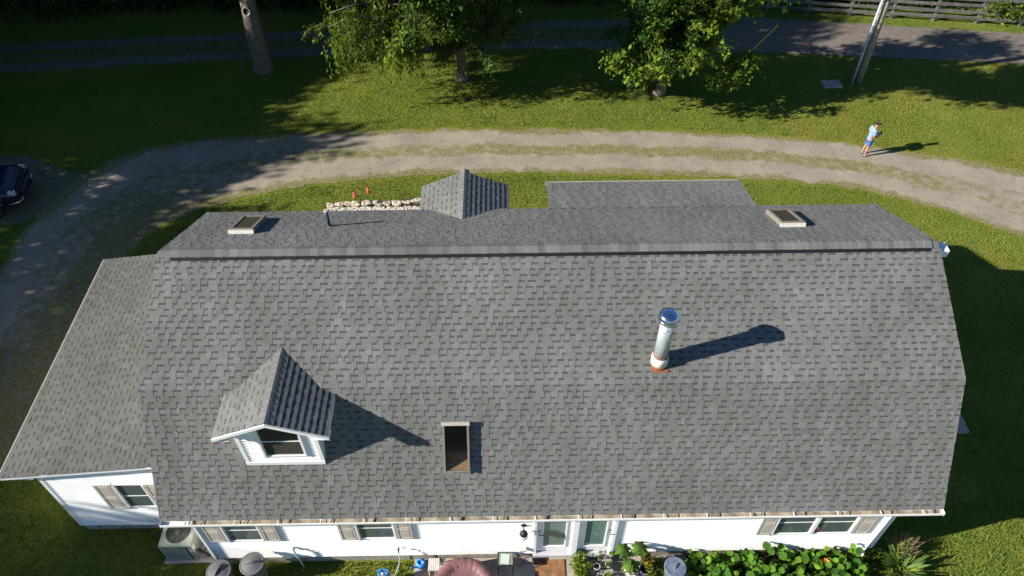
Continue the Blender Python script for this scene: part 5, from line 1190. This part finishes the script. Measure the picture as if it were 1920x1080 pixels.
keep = gg.random(n) < np.where(dm > .6, .0, np.where(dm > .02, 1.0*np.clip(nz-.25, 0, 1)*(1-dm), 1))
inside = ((x > .55) & (x < 17.35) & (y > .04) & (y < 9.2)) | ((x > -3.2) & (x < .7) & (y > 1.0) & (y < 8)) | ((x > 5.6) & (x < 12.62) & (y < .12)) | ((x > 12.62) & (x < 16.95) & (y < .1)) | ((x > 17.2) & (x < 21.44) & (y > 3.56) & (y < 6.2)) | ((x > -.8) & (x < .65) & (y > .06) & (y < 1.0)) | ((x > 1.35) & (x < 4.9) & (y > 13.2) & (y < 14.05)) | ((x > 22.42) & (x < 23.28) & (y > 21.48) & (y < 22.14))
def between(x, y, A, B):
    A = np.array(sorted(A)); B = np.array(sorted(B)); a = np.interp(x, A[:, 0], A[:, 1]); b = np.interp(x, B[:, 0], B[:, 1]); return (y-b)/(a-b)
ul = between(x, y, LU, LL); ur = between(x, y, RU, [(17.5, 24.95), (19.5, 24.79), (26, 24.15), (32.35, 23.43), (45, 21.5), (60, 18.3)])
inside |= (x < 20) & (((ul > -.02) & (ul < .27)) | ((ul > .73) & (ul < 1.02))); inside |= (x > 17.4) & (ur > -.005) & (ur < 1.005)
hid = (x > 1.5) & (x < 17) & (y > 1) & (y < 13)          # under and behind the roof: never in view
park = ((x+13.2)/4.4)**2+((y-14.9)/2.6)**2 < 1
keep &= ~inside & ~hid & ~(park & (gg.random(n) < .8)); x, y, nz, dm = x[keep], y[keep], nz[keep], dm[keep]; n = len(x)
h = (.022+.032*gg.random(n))*(.7+.6*vnoise(x, y, 1.7))*np.where(y < 1.5, 1.6, 1.0); w_ = .010+.012*gg.random(n); a = gg.random(n)*2*np.pi; le = gg.random(n)*.9; b = gg.random(n)*2*np.pi
P0 = np.c_[x, y, np.zeros(n)]; sd_ = np.c_[np.cos(a), np.sin(a), np.zeros(n)]*w_[:, None]; tip = P0+np.c_[np.cos(b)*le*h, np.sin(b)*le*h, h]
V = np.stack([P0-sd_, P0+sd_, tip], 1).reshape(-1, 3)
dry = np.clip((vnoise(x, y, .33)*.6+vnoise(x, y, 1.1)*.4-.42)*3, 0, 1)+(dm > .02)*.5; dry = np.clip(dry, 0, 1)[:, None]*np.where((x < 19) & (y > 10), .6, np.where(y < 8, .55, 1.0))[:, None]
dry = np.clip(dry+.45*sstep(x, 19, 27)[:, None]*((y < 24) & (y > 9))[:, None], 0, 1); col = (np.array([[.76, 1.06, 1.0]])*(1-dry)+np.array([[1.30, 1.10, 1.3]])*dry)*(.8+.35*gg.random((n, 1)))*(.80+.40*(vnoise(x, y, .16)*.6+vnoise(x, y, .6)*.4))[:, None]
tag(big_mesh('grass', V, np.arange(n*3).reshape(n, 3), MT['grass'], np.repeat(col, 3, 0), nper=3), 'short mown grass covering the yard', 'grass', kind='stuff')
